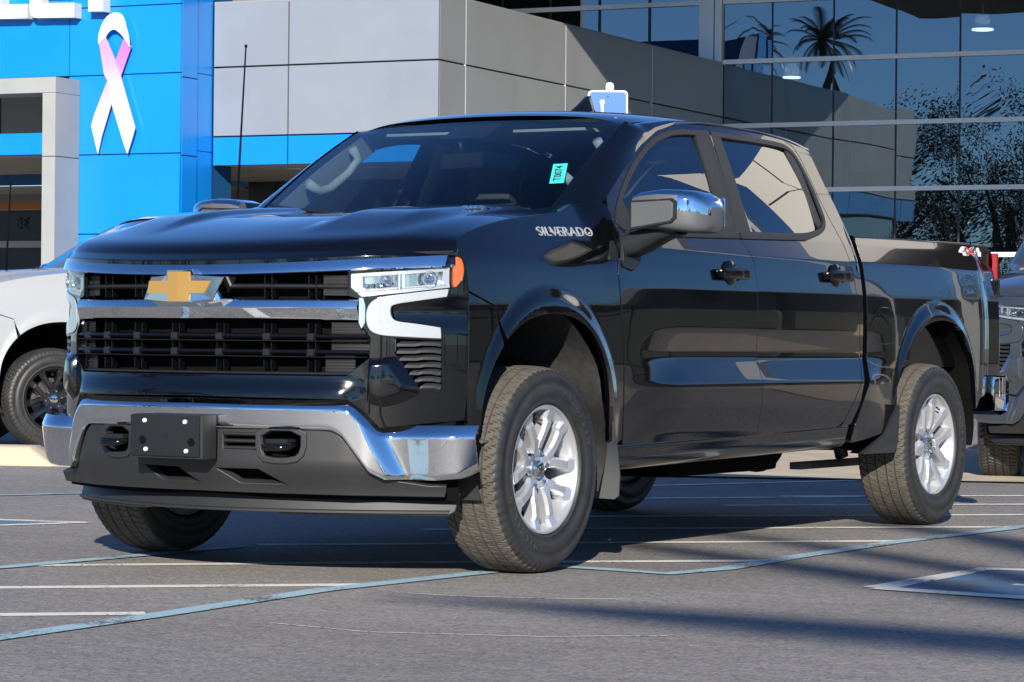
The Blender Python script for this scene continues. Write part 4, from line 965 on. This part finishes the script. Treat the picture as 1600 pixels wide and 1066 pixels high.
line([(-5.5, 2.3), (-4.175, 2.70), (-4.0, 3.11), (-3.6, 4.2)], .09, BLINE, .0047)
line([(-3.4, .95), (-2.307, 1.209)], .09, WLINE, .0026); line([(-2.9, -.2), (-2.307, 1.209)], .09, WLINE, .0029)
tag(mesh_obj('blue_bay_fill', [(-3.3, 1.0, .0016), (-2.85, -.1, .0016), (-2.33, 1.15, .0016)], [(0, 1, 2)], BFILL), kind='structure')
# accessible bay symbol panel at the right: white border, blue field
q4 = [(2.302, .165), (2.276, 1.263), (3.9, 1.75), (3.9, .02)]
tag(mesh_obj('blue_symbol_panel', [(x, y, .0020) for x, y in q4], [(0, 3, 2, 1)], BFILL), kind='structure')
line([q4[0], q4[1], (q4[2])], .12, WLINE, .0040); line([q4[0], q4[3]], .12, WLINE, .0043); line([(2.65, .62), (3.3, .70), (3.9, .72)], .07, WLINE, .0038, 'symbol_stroke')
line([(1.05, -1.05), (1.25, -1.04), (1.55, -.93), (1.80, -.78)], .016, WLINE, .0020, 'scuff_line'); line([(1.3, -2.2), (1.7, -2.25), (2.2, -2.05), (2.5, -1.8)], .012, WLINE, .0021, 'scuff_line')
# concrete pan and kerb behind the truck
tag(mesh_obj('concrete_apron', [(-6.2, 5.76, .012), (-.35, 8.02, .012), (9, 11.6, .012), (9, 17.6, .012), (-2.5, 13.7, .012), (-4.2, 11.2, .012), (-6.9, 8.2, .012)], [(0, 1, 2, 3, 4, 5, 6)], CONC), kind='structure')
def kerb():
    a = np.array([-16., 1.98]); b = np.array([-6.2, 5.76]); t = (b-a)/np.hypot(*(b-a)); nn_ = np.array([-t[1], t[0]]); rows = []
    for o, z in ((-.02, .0), (0, .10), (.02, .125), (.05, .135), (.26, .135), (.30, .10), (.30, .0)):
        rows.append([(*(a+t*s+nn_*o), z*(1 if s < 10.2 else .1)) for s in np.linspace(0, 10.5, 60)])
    tag(loft('kerb', rows, CONC, angle=40), kind='structure')
kerb()
for (p, c) in (((-9.5, 9.5), (-12.5, 13.5)), ((-12.2, 6.2), (-15.5, 10.5)), ((-11.0, 4.6), (-16.5, 12.5))): line([p, c], .10, WLINE, .004)

# ================================================================== BUILDING
BS = 1.25; PHI = math.atan2(.11, .994); E1 = Vector((math.cos(PHI), math.sin(PHI), 0)); E2 = Vector((-math.sin(PHI), math.cos(PHI), 0)); C0 = Vector((-16.2495, 25.6416, 0))
def B(a, b, z): return CAM+BS*(C0+float(a)*E1+float(b)*E2+Vector((0, 0, float(z)))-CAM)
Z0 = .181
def bb(name, a0, a1, b0, b1, z0, z1, m, parent=None, bevel=0.):
    bm = bmesh.new(); vs = [bm.verts.new((x, y, z)) for x in (a0, a1) for y in (b0, b1) for z in (z0, z1)]
    for f in ((0, 1, 3, 2), (4, 6, 7, 5), (0, 4, 5, 1), (2, 3, 7, 6), (0, 2, 6, 4), (1, 5, 7, 3)): bm.faces.new([vs[i] for i in f])
    if bevel: bmesh.ops.bevel(bm, geom=list(bm.edges), offset=bevel, segments=1, affect='EDGES')
    for v in bm.verts: v.co = B(*v.co)
    return bm_obj(name, bm, m, parent)
PANEL = mat('grey_metal_panel', (.285, .31, .35), .30, metal=.25, var=(.8, .05, 3)); PANEL2 = mat('warm_grey_panel', (.335, .34, .335), .34, metal=.25, var=(.8, .05, 3))
BLUE = mat('blue_metal_panel', (.004, .215, .66), .28, metal=.0, coat=.1, coat_rough=.2, var=(.6, .04, 2)); BLUE2 = mat('deep_blue_band', (.01, .08, .22), .4)
FRAME = mat('pale_grey_stone', (.31, .32, .315), .45, var=(2, .05, 4)); ALU = mat('white_aluminium', (.85, .87, .88), .35, metal=.1); DMUL = mat('dark_mullion', (.02, .024, .03), .4)
SOFF = mat('beige_soffit', (.40, .37, .33), .7); DSOFF = mat('dark_soffit', (.10, .095, .085), .7); DARKIN = mat('dark_interior', (.03, .033, .038), .6); ORANGE = mat('orange_band', (.42, .15, .03), .6); GREYIN = mat('grey_interior_wall', (.16, .165, .16), .7)
EGL = mat('smoked_glass', (.035, .038, .036), .25, spec=.3)
LETW = mat('white_letter', (.66, .66, .65), .35, coat=.3)
CW = glassmat('curtain_wall_glass', (.20, .25, .30), 1.55, 1.0); 
for nd in CW.node_tree.nodes:
    if nd.type == 'MATH': nd.operation = 'MULTIPLY_ADD'; nd.inputs[1].default_value = 1.5; nd.inputs[2].default_value = .22
    if nd.type == 'BSDF_GLOSSY': nd.inputs[0].default_value = (.62, .68, .74, 1)
SH = tag(empty('showroom_building', tuple(B(0, 0, Z0))), 'grey panelled showroom with a low wing and tall glass curtain wall', 'building')
SH.location = (0, 0, 0)
J = .012
# low wing, front (facing the lot)
bb('wing_core', -3.70, -.06, .06, 11.40, 3.53, 5.86, DARKIN, SH)
for (a0, a1) in ((-3.80, -2.50), (-2.50, 0.0)):
    for (z0, z1) in ((3.91, 4.955), (4.955, 5.93)): bb('wall_panel', a0+J, a1-J*(0 if a1 == 0 else 1), 0, .05, z0+J, z1-J, PANEL, SH, .004)
    bb('blue_fascia_panel', a0+J, a1-J*(0 if a1 == 0 else 1), .004, .05, 3.482, 3.90, BLUE, SH)
bs = [0, .90, 4.50, 8.10, 11.44]
for i in range(4):
    b0, b1 = bs[i]+(.052 if i == 0 else J), bs[i+1]-J
    for (z0, z1) in ((3.91, 4.955), (4.955, 5.93)): bb('wall_panel', -.05, 0, b0, b1, z0+J, z1-J, PANEL2, SH, .004)
    bb('blue_fascia_panel', -.05, -.004, b0, b1, 3.482, 3.90, BLUE, SH)
for b_0 in bs[1:4]: bb('panel_reveal', -.045, -.003, b_0-.011, b_0+.011, 3.92, 5.92, ALU, SH)
bb('parapet_cap', -3.8, -.02, .02, 11.42, 5.90, 5.945, PANEL2, SH)
bb('link_soffit', -5.785, -3.79, .62, 11.4, 3.49, 3.528, SOFF, SH); bb('link_wall', -12.8, -3.9, 9.0, 9.1, 3.4, 8.0, GREYIN, SH); bb('wing_soffit', -3.78, -.06, .055, 11.4, 3.49, 3.528, SOFF, SH)
for a in (-3.0, -1.6): 
    for b_0 in (1.2, 3.6, 7.): bb('soffit_light', a-.12, a+.12, b_0-.12, b_0+.12, 3.478, 3.492, LETW, SH)
bb('wing_glass_wall', -5.7, -.35, 4.3, 4.35, Z0, 3.49, EGL, SH); bb('wing_inner_wall', -12.8, -.3, 9.0, 9.1, Z0, 3.485, DARKIN, SH)
for a in (-5.2, -4.4, -3.6, -2.7, -2.0, -1.3, -.6): bb('door_mullion', a-.02, a+.02, 4.26, 4.30, Z0, 3.49, DMUL, SH)
bb('wing_side_glass', -.35, -.32, .8, 11.4, Z0, 3.49, CW, SH)
# curtain wall
def pane(a0, a1, z0, z1):
    j_ = [random.uniform(-.0025, .0025) for _ in range(3)]; n_ = 6; rows = []
    for q in np.linspace(0, 1, n_): rows.append([tuple(B(a0+(a1-a0)*p, 11.46+j_[0]*(p-.5)+j_[1]*(q-.5)+j_[2]*math.sin(p*3.1+q*2), z0+(z1-z0)*q)) for p in np.linspace(0, 1, n_)])
    loft('glass_pane', rows, CW, SH)
hz = [Z0, 1.28, 2.45, 3.62, 4.79, 5.95, 7.04, 8.0]; va = [0.0]+[.93+1.16*i for i in range(11)]
for i in range(len(va)-1):
    for j in range(len(hz)-1): pane(va[i]+.012, va[i+1]-.012, hz[j]+.02, hz[j+1]-.02)
for a in va[1:-1]: bb('vertical_mullion', a-.016, a+.016, 11.452, 11.53, Z0, 8.0, DMUL, SH)
for z in hz[1:-1]: bb('horizontal_mullion', .0, 12.5, 11.40, 11.45, z-.040, z+.040, ALU, SH)
bb('end_column', -.46, -.02, 11.38, 11.60, 5.90, 8.0, ALU, SH); bb('column_joint', -.17, -.155, 11.374, 11.40, 5.95, 8.0, DMUL, SH)
ua = [-.46-1.0*i for i in range(10)]
for i in range(9):
    for (z0, z1) in ((5.95, 7.04), (7.04, 8.0)): bb('glass_pane', ua[i+1]+.012, ua[i]-.012, 11.46, 11.49, z0+.03, z1-.02, CW, SH)
for a in ua[1:]: bb('vertical_mullion', a-.018, a+.018, 11.43, 11.53, 5.95, 8.0, DMUL, SH)
bb('horizontal_mullion', -9.5, -.46, 11.40, 11.45, 7.00, 7.08, ALU, SH)
bb('roof_slab', -10, 13.5, -.20, 22, 8.0, 8.5, DSOFF, SH) if False else bb('roof_slab', .02, 12.9, -.20, 20, 8.0, 8.5, DSOFF, SH)
bb('roof_slab', -10, .018, 8.0, 20, 8.0, 8.5, DSOFF, SH)
bb('upper_floor_wall', -10, 12.6, 19.6, 19.8, Z0, 8.0, GREYIN, SH); bb('showroom_floor', -.3, 12.6, 11.5, 19.6, Z0-.02, Z0+.015, GREYIN, SH)
for k in range(5): bb('inner_column', .9+2.4*k, 1.2+2.4*k, 16.2, 16.5, Z0, 8.0, GREYIN, SH)
bb('mezzanine', -.2, 12.6, 15.0, 19.6, 4.2, 4.5, GREYIN, SH)
bb('showroom_end_wall', 12.5, 12.6, 11.5, 20, Z0, 8.5, PANEL2, SH)
LAMPG = glassmat('lamp_glass', (.75, .78, .8), 1.5, 2.0, .05); LIT = mat('lamp_lit', (.9, .9, .85), .5, emit=((1, .95, .85), 5.0))
for (a, z, w_, lab) in ((4.19, 6.62, .36, 'clear glass pendant lamp hanging behind the curtain wall at the upper right'), (.53, 5.86, .30, 'clear glass pendant lamp hanging behind the curtain wall beside the grey wing')):
    p = B(a, 13.6, z); t = tag(empty('pendant_lamp', tuple(p)), lab, 'lamp', 'pendant lamps in the showroom')
    lathe('glass_bell', [(.30*BS, .04*BS), (.26*BS, .16*BS), (.10*BS, w_*.8*BS), (-.05*BS, w_*BS), (-.08*BS, w_*1.02*BS)], LAMPG, t, n=28, axis='z'); lathe('lamp_disc', [(-.03*BS, .001), (-.03*BS, w_*.55*BS), (.0, w_*.55*BS)], LIT, t, n=24, axis='z')
    tube('lamp_rod', [(0, 0, .3*BS), (0, 0, (8.0-z)*BS)], .02, DMUL, t, n=6)

# blue entry portal
EP = tag(empty('entry_portal', (0, 0, 0)), 'bright blue panelled entrance portal with a pale grey frame at its left', 'portal')
bb('portal_core', -12, -3.83, -.90, .6, 4.9, 7.6, BLUE2, EP); bb('portal_core', -5.70, -3.83, -.90, .6, Z0, 4.88, BLUE2, EP)
rz_ = [Z0, 1.25, 2.42, 3.61, 4.80]
for z0, z1 in zip(rz_, rz_[1:]): bb('blue_panel', -5.745, -3.79, -.95, -.902, z0+.008, z1-.008, BLUE, EP, .003)
for z0, z1 in ((4.80, 5.82), (5.82, 7.60)):
    bb('blue_panel', -5.742, -3.79, -.95, -.902, z0+.008, z1-.008, BLUE, EP, .003)
    for a0, a1 in ((-7.7, -5.75), (-9.7, -7.71), (-12, -9.71)): bb('blue_panel', a0+.006, a1-.006, -.95, -.902, z0+.008, z1-.008, BLUE, EP, .003)
for z0, z1 in ((Z0, 2.2), (2.2, 3.58), (3.58, 4.74), (4.74, 6.0), (6.0, 7.6)):
    bb('blue_panel', -3.828, -3.785, -.895, -.47, z0+.008, z1-.008, BLUE, EP, .003); bb('blue_panel', -3.86, -3.81, -.44, .0, z0+.1, z1+.09, BLUE, EP, .003)
# pale frame
bb('frame_post', -5.78, -5.55, -1.60, -.955, Z0, 3.55, FRAME, EP, .004); bb('frame_post', -5.78, -5.55, -1.60, -.955, 3.56, 4.50, FRAME, EP, .004)
bb('frame_lintel', -12, -5.55, -1.60, -.955, 4.504, 4.735, FRAME, EP, .004)
# set-back entrance behind the frame
bb('entrance_wall', -12, -5.80, .9, 1.0, 3.64, 4.9, SOFF, EP); bb('wall_joint', -8.31, -8.29, .89, .905, 3.66, 4.9, DMUL, EP)
bb('blue_fascia_panel', -12, -5.79, -.90, -.82, 3.64, 3.965, BLUE, EP)
bb('entrance_soffit', -12, -5.79, -.80, 4.0, 3.60, 3.635, SOFF, EP); bb('blue_band', -12, -5.79, 3.0, 3.1, 3.42, 3.60, BLUE2, EP); bb('entrance_soffit', -12, -5.79, 3.1, 7.0, 3.38, 3.41, SOFF, EP)
bb('bulkhead', -14, -5.79, 4.9, 5.0, 3.24, 3.39, GREYIN, EP); bb('bulkhead', -14, -5.79, 4.95, 5.05, 3.10, 3.235, SOFF, EP); bb('orange_band', -14, -5.79, 4.93, 5.03, 2.99+.12, 3.28+.1, ORANGE, EP)
bb('entrance_glass', -14, -5.79, 5.1, 5.15, Z0, 3.10, EGL, EP); bb('glass_rail', -14, -5.79, 5.02, 5.08, 2.44, 2.56, SOFF, EP); bb('entrance_back', -14, -5.79, 8.0, 8.1, Z0, 3.4, DARKIN, EP)
# ghost numerals 38, on the glass, mirrored as seen from outside
def btext(nm, s, a, b_, z, size, m, parent, ext=.004, mirror=False, sx=1.):
    o_ = B(a, b_, z); ax = E1*(-1 if mirror else 1); return text_obj(nm, s, size, basis(o_, ax, (0, 0, 1), -E2*(1 if not mirror else -1)), ext, m, parent, sx=sx)
btext('glass_numerals', '38', -10.78, 5.05, 2.87, .34, DMUL, EP, mirror=True)
# letters: ...LET of the wall sign
LS = tag(empty('wall_sign', (0, 0, 0)), 'thick white letters LET on the blue portal, cut off by the top edge', 'sign')
def bprism(nm, pts, b0, d, m, parent, bevel=0.): return prism(nm, pts, lambda u, v, w_: B(u, b0+w_, v), d, m, parent, bevel)
bprism('letter', [(-7.05, 5.695), (-6.375, 5.68), (-6.375, 5.895), (-6.84, 5.905), (-6.84, 6.60), (-7.05, 6.60)], -1.16, .20, LETW, LS)
ep = smoothpoly([(-6.33, 5.90), (-6.33, 5.80), (-6.30, 5.70), (-6.20, 5.675), (-6.0, 5.675)], sharp=(0, 4), it=2, closed=False)
bprism('letter', ep+[(-5.53, 5.66), (-5.53, 5.88), (-6.12, 5.895), (-6.12, 6.04), (-5.60, 6.04), (-5.60, 6.22), (-6.12, 6.22), (-6.12, 6.38), (-5.53, 6.38), (-5.53, 6.60), (-6.20, 6.60), (-6.33, 6.50)], -1.16, .20, LETW, LS)
bprism('letter', [(-5.28, 5.74), (-5.02, 5.73), (-5.02, 6.38), (-4.78, 6.38), (-4.78, 6.60), (-5.50, 6.60), (-5.50, 6.38), (-5.28, 6.38)], -1.16, .20, LETW, LS)
# awareness ribbon
def ribbonmat(name, c0, c1, z0, z1):
    m = mat(name, c0, .35); n = m.node_tree.nodes; l = m.node_tree.links; g_ = n.new('ShaderNodeNewGeometry'); s = n.new('ShaderNodeSeparateXYZ'); l.new(g_.outputs['Position'], s.inputs[0])
    r = n.new('ShaderNodeMapRange'); r.inputs[1].default_value = z0; r.inputs[2].default_value = z1; r.interpolation_type = 'SMOOTHSTEP'; l.new(s.outputs[2], r.inputs[0])
    mx = n.new('ShaderNodeMix'); mx.data_type = 'RGBA'; mx.inputs[6].default_value = (*c0, 1); mx.inputs[7].default_value = (*c1, 1); l.new(r.outputs[0], mx.inputs[0]); l.new(mx.outputs[2], n['Principled BSDF'].inputs['Base Color']); return m
zz_ = lambda z: float(B(0, -1, z).z)
RBW = ribbonmat('ribbon_white', (.80, .72, .76), (.84, .82, .83), zz_(3.6), zz_(5.6)); RBP = ribbonmat('ribbon_pink', (.80, .58, .69), (.75, .16, .42), zz_(3.9), zz_(5.2)); RBP2 = ribbonmat('ribbon_light_pink', (.82, .72, .77), (.78, .28, .52), zz_(3.9), zz_(5.25))
RB = tag(empty('ribbon_emblem', (0, 0, 0)), 'tall looped pink and white awareness ribbon mounted on the blue portal', 'ribbon emblem')
bprism('back_strand', [(-4.72, 5.34), (-4.60, 5.20), (-4.77, 4.79), (-4.98, 4.24), (-5.11, 3.87), (-5.17, 3.62), (-5.21, 3.76), (-5.29, 4.04), (-5.24, 4.20), (-5.02, 4.69), (-4.86, 5.02)], -1.035, .02, RBP, RB)
bprism('front_strand', [(-5.14, 5.26), (-5.03, 5.35), (-4.88, 5.05), (-4.77, 4.79), (-4.50, 3.99), (-4.55, 3.83), (-4.63, 3.61), (-4.69, 3.75), (-4.90, 4.32), (-4.99, 4.70), (-5.05, 4.80)], -1.065, .02, RBP2, RB)
lo_ = smoothpoly([(-5.145, 5.26), (-5.15, 5.38), (-5.08, 5.57), (-4.98, 5.68), (-4.87, 5.72), (-4.76, 5.70), (-4.70, 5.63), (-4.66, 5.50), (-4.61, 5.35), (-4.598, 5.195), (-4.70, 5.34), (-4.77, 5.41), (-4.87, 5.475), (-4.97, 5.43), (-5.03, 5.34)], sharp=(0, 9, 14), it=2)
bprism('ribbon_loop', lo_, -1.085, .02, RBW, RB)

# overhead white canopy beyond the right edge of the picture (it shows in the truck's side)
CN = tag(empty('service_canopy', (0, 0, 0)), 'tall white panelled canopy on slim columns over the drive', 'canopy')
CWHT = mat('white_canopy_panel', (.74, .70, .62), .5, var=(.5, .03, 2))
def wbox(name, x0, x1, y0, y1, z0, z1, m, parent): return box(name, ((x0+x1)/2, (y0+y1)/2, (z0+z1)/2), (x1-x0, y1-y0, z1-z0), m, parent)
CX0, CX1, CY0, CY1, CZ0, CZ1 = -2.6, 7.25, 20.0, 30.0, 6.4, 9.8
wbox('canopy_core', CX0+.06, CX1-.06, CY0+.06, CY1, CZ0+.03, CZ1, DSOFF, CN)
for i in range(5):
    for j in range(2):
        w_ = (CX1-CX0)/5; h_ = (CZ1-CZ0)/2; wbox('canopy_panel', CX0+w_*i+.035, CX0+w_*(i+1)-.035, CY0, CY0+.055, CZ0+h_*j+.035, CZ0+h_*(j+1)-.035, CWHT, CN)
wbox('canopy_end', CX1-.055, CX1, CY0+.06, CY1, CZ0, CZ1, CWHT, CN); wbox('canopy_soffit', CX0, CX1-.06, CY0+.06, CY1, CZ0, CZ0+.028, DSOFF, CN)
for x, y in ((6.6, 21.5), (6.6, 28.0), (-1.5, 28.0)): wbox('canopy_column', x-.15, x+.15, y-.15, y+.15, 0, CZ0, FRAME, CN)

# ================================================================== SIGN, TREES
SGN = tag(empty('parking_sign', (-4.965, 10.865, 0)), 'blue accessible parking sign with white border on a post, above the black roof', 'sign')
SB = mat('sign_blue', (.0, .11, .42), .35)
def rrect(w_, h_, r, n=5):
    out = []
    for cx_, cy_, a0 in ((w_/2-r, h_/2-r, 0), (-w_/2+r, h_/2-r, 90), (-w_/2+r, -h_/2+r, 180), (w_/2-r, -h_/2+r, 270)):
        for k in range(n+1): a = R(a0+90*k/n); out.append((cx_+r*math.cos(a), cy_+r*math.sin(a)))
    return out
tube('sign_post', [(0, .03, 0), (0, .03, 2.955)], .028, STEEL, SGN, n=12); lathe('post_cap', [(2.93, .034), (2.965, .036), (2.99, .028), (3.0, .001)], WHITE, SGN, n=14, axis='z', c=(0, .03, 0))
sdir = Vector((.86, .50, 0)).normalized(); snr = Vector((sdir.y, -sdir.x, 0))
def sp_(u, v, w_): return sdir*float(u)+snr*(-float(w_))+Vector((0, 0, 2.70+float(v)))
prism('sign_plate', rrect(.325, .46, .035), lambda u, v, w_: sp_(u, v, w_-.004), .004, LETW, SGN); prism('blue_face', rrect(.298, .433, .028), lambda u, v, w_: sp_(u, v, w_-.0065), .002, SB, SGN)
sym = [('symbol_head', [(-.045+.020*math.cos(t), .135+.020*math.sin(t)) for t in np.linspace(0, 6.0, 14)]), ('symbol_body', [(-.058, .12), (-.036, .12), (-.030, .045), (.035, .045), (.035, .028), (.045, .028), (.075, -.05), (.11, -.035), (.104, -.052), (.066, -.075), (.03, .01), (-.052, .01)])]
for nm, pts in sym: prism(nm, pts, lambda u, v, w_: sp_(u, v, w_-.009), .002, LETW, SGN)
sym = [(.085*math.cos(t)-.02, .085*math.sin(t)-.045) for t in np.linspace(R(150), R(350), 16)]
prism('symbol_wheel', sym+[(.066*math.cos(t)-.02, .066*math.sin(t)-.045) for t in np.linspace(R(350), R(150), 16)], lambda u, v, w_: sp_(u, v, w_-.009), .002, LETW, SGN)
for v in (.18, -.18): tube('sign_bolt', [sp_(0, v, -.003), sp_(0, v, -.012)], .007, STEEL, SGN, n=8)

BARK = mat('bark', (.10, .075, .05), .9, bump=(20, .8, .02)); LEAF = mat('leaf_green', (.026, .042, .018), .6, var=(1.5, .4, 3)); PALML = mat('palm_frond_green', (.05, .075, .025), .5, var=(2, .3, 2))
def tree_mesh(seed, h, w_):
    rg = np.random.default_rng(seed); V = []; F = []
    cl = rg.normal(size=(34, 3))*np.array([w_*.26, w_*.26, h*.15])+np.array([0, 0, h*.66])
    for c in cl:
        r = rg.uniform(.5, 1.1)*w_*.14; n = 620
        d = rg.normal(size=(n, 3)); d /= np.linalg.norm(d, axis=1)[:, None]; P = c+d*r*rg.uniform(.6, 1.05, (n, 1))
        for p in P:
            a = rg.normal(size=3); a /= np.linalg.norm(a); b_ = np.cross(a, rg.normal(size=3)); b_ /= np.linalg.norm(b_); s = rg.uniform(.035, .085); k = len(V)
            V += [p-a*s, p+b_*s*.5, p+a*s, p-b_*s*.5]; F.append((k, k+1, k+2, k+3))
    return V, F
def make_tree(seed, h, w_, loc, label):
    t = tag(empty('tree', loc), label, 'tree', 'trees around the lot'); V, F = tree_mesh(seed, h, w_); mesh_obj('crown', V, F, LEAF, t)
    tube('trunk', [(0, 0, 0), (.1, 0, h*.3), (.0, .1, h*.62)], [h*.03, h*.022, h*.012], BARK, t, n=10)
    for k in range(5): a = 1.3*k; tube('limb', [(.05, 0, h*.35), (math.cos(a)*w_*.15, math.sin(a)*w_*.15, h*.55), (math.cos(a)*w_*.3, math.sin(a)*w_*.3, h*.72)], [h*.012, h*.009, h*.004], BARK, t, n=6)
    return t
TL = 'leafy green tree in the row beyond the lot edge'
protos = [make_tree(1, 9, 9, (50, 58, 0), TL), make_tree(2, 11, 10, (58, 54, 0), TL), make_tree(3, 7.5, 9, (56, 42, 0), TL)]
spots = []
for i in range(26): spots.append((9+i*1.5+rng.uniform(-.5, .5), 47+rng.uniform(-1.5, 2)))
for i in range(16): a = R(195+i*10.5); r = 78+rng.uniform(-8, 10); spots.append((r*math.cos(a)+4, r*math.sin(a)-5))
for i in range(22): a = R(190+i*8.2+3*math.sin(i*5)); r = 92+rng.uniform(-5, 8); (spots.append((r*math.cos(a)+4, r*math.sin(a)-5)) if r*math.cos(a) > -12 else None)
for x, y in ((-29, -22), (-33, -30), (-25, -34), (-38, -40), (-27, -46), (-45, -52)): spots.append((x, y))
for i, (x, y) in enumerate(spots):
    c = copy_tree(protos[i % 3]); c.location = (x, y, 0); c.rotation_euler = (0, 0, i*1.7); s = (.85+.25*((i*37) % 10)/10)*(.60 if y > 0 else 1.12 if x < -20 and y > -55 else 1); c.scale = (s, s, s)
    if y < 0: c['label'] = 'leafy green tree in the row behind the camera'; c['group'] = 'trees behind the camera'
def make_palm(h, loc, label, L=3.3, seed=5, nf=30, wl=.022, extra=()):
    rg = np.random.default_rng(seed); t = tag(empty('palm_tree', loc), label, 'palm tree', 'palm trees'); V = []; F = []
    for k in range(nf+len(extra)):
        az = 2.399*k+rg.uniform(-.2, .2); el = R(70-105*(k/nf)+rg.uniform(-8, 8))
        Lk, dk, lk = L, 1.35, .62*L/3.3
        if extra and k < nf: az = R(-75+150*((k*.618) % 1))
        if k >= nf: az, el, Lk, dk, lk = R(extra[k-nf][0]), R(extra[k-nf][1]), *extra[k-nf][2:]
        pos = np.array([0, 0, h]); pts = []; n = 26
        for i in range(n+1): pts.append(pos.copy()); e_ = el-dk*(i/n)**1.6; pos = pos+np.array([math.cos(az)*math.cos(e_), math.sin(az)*math.cos(e_), math.sin(e_)])*Lk/n
        for i in range(1, n):
            p = pts[i]; tg = pts[i+1]-pts[i-1]; tg /= np.linalg.norm(tg); s = np.cross(tg, [0, 0, 1]); s /= np.linalg.norm(s)+1e-9; ll = lk*math.sin(math.pi*(i/n)**.7)**.6
            for sg in (-1, 1):
                for o_ in (0, .5):
                    q0 = p+tg*o_*Lk/n; tip = q0+(s*sg*.85+tg*.5+np.array([0, 0, -.28]))*ll; k0 = len(V); V += [q0-tg*wl, q0+tg*wl, tip]; F.append((k0, k0+1, k0+2))
        for i in range(n):
            k0 = len(V); d = np.array([0, 0, .02*(1-i/n)+.004]); V += [pts[i]-d, pts[i]+d, pts[i+1]+d, pts[i+1]-d]; F.append((k0, k0+1, k0+2, k0+3))
    mesh_obj('crown', V, F, PALML, t); zs = np.linspace(0, h, 24); tube('trunk', [(.12*math.sin(z*.4), 0, z) for z in zs], [.24-.08*z/h+.02*(i % 2) for i, z in enumerate(zs)], BARK, t, n=10)
    return t
make_palm(8.4, (14.96, -19.44, 0), 'feathery palm beside the drive whose fronds shade the asphalt', L=3.6, seed=11, nf=14, wl=.07, extra=((169.6, 2.5, 4.5, .23, .42), (172, 4, 3.6, .23, .5), (167.2, 23.5, 4.1, .28, .36), (141, 41.7, 4.5, 1.18, .36), (160, 33, 4.2, .6, .25)))
p1 = make_palm(15.5, (-43, -30, 0), 'tall slim palm mirrored high in the glass wall', seed=3, L=2.3)
for x, y, s, lb in ((-45, -31, .97, 'slim palm mirrored high in the glass wall, left of the largest palm'), (-38.6, -29, 1.04, 'largest palm mirrored high in the glass wall'), (-35, -24, .72, 'short palm mirrored low in the glass wall')):
    c = copy_tree(p1); c['label'] = lb; c.location = (x, y, 0); c.scale = (s, s, s); c.rotation_euler = (0, 0, x)

# ================================================================== OTHER VEHICLES (copies of the pickup in other finishes)
SK = ('windscreen_sticker', 'sticker_number', 'name_badge', 'drive_badge', 'drive_badge_fill', 'drive_badge_letter')
wt = copy_tree(ROOT, None, {'black_paint': 'white_paint', 'silver_alloy': 'black_alloy', 'dusty_tread_rubber': 'tyre_rubber'}, SK)
wt.location = (-8.97, 8.24, 0); wt.rotation_euler = (0, 0, R(-29.4)); wt['label'] = 'white pickup with black wheels, mostly hidden behind the black pickup at left'
gt = copy_tree(ROOT, None, {'black_paint': 'grey_metallic_paint', 'chrome': 'grey_metallic_paint', 'dusty_tread_rubber': 'tyre_rubber', 'gold_emblem': 'satin_black_trim', 'white_light_guide': 'grey_metallic_paint'}, SK)
gt.location = (.10, 9.13, 0); gt.rotation_euler = (0, 0, R(18)); gt['label'] = 'grey metallic pickup parked behind the black pickup\'s tailgate at the right edge'
ROOT['label'] = 'glossy black crew cab pickup with chrome bumper and gold cross emblem'
def mast(x, y, z0, z1, lean, label):
    t = tag(empty('whip_antenna', (x, y, z0)), label, 'antenna', 'whip antennas on parked vehicles'); tube('rod', [(0, 0, 0), (lean, lean*.6, z1-z0)], [.010, .006], DARK, t, n=6); lathe('antenna_base', [(0, .022), (.05, .014), (.06, .001)], STEEL, t, n=12, axis='z'); lathe('antenna_tip', [(-.015, .001), (-.01, .011), (.01, .011), (.015, .001)], DARK, t, n=8, axis='z', c=(lean, lean*.6, z1-z0))
mast(-6.92, 8.48, 1.78, 3.16, .055, 'long thin whip antenna rising in front of the grey wall panels'); mast(-8.85, 8.0, 1.3, 2.10, .03, 'short thin whip antenna in front of the blue portal')

# low dark glass annex beyond the drive (mirrored in the truck's doors)
AX = tag(empty('glass_annex', (0, 0, 0)), 'long low annex of dark glass under a flat grey roof edge', 'building')
for i in range(16):
    x0 = 8.5+i*2.2; y0 = 36-i*.22; M_ = None
    wbox('annex_pane', x0+.04, x0+2.16, y0, y0+.05, .25, 2.4, EGL, AX); wbox('annex_pane', x0+.04, x0+2.16, y0, y0+.05, 2.5, 4.2, EGL, AX); wbox('annex_post', x0-.04, x0+.04, y0-.03, y0+.08, 0, 4.2, DMUL, AX)
wbox('annex_roof_edge', 8.3, 44, 32.0, 44, 4.2, 4.55, DSOFF, AX); wbox('annex_rail', 8.3, 44, 36.4, 36.5, 2.4, 2.5, ALU, AX); wbox('annex_wall', 8.3, 44, 36.6, 44, 0, 4.2, DARKIN, AX)
lpst = tag(empty('light_pole', (8.9, 21.0, 0)), 'pale square light pole standing beyond the canopy', 'light pole'); box('pole', (0, 0, 4.5), (.22, .22, 9), FRAME, lpst); box('lamp_head', (0, -.5, 9.05), (.5, 1.0, .14), FRAME, lpst, bevel=.03); box('pole_base', (0, 0, .35), (.6, .6, .7), CONC, lpst, bevel=.03)
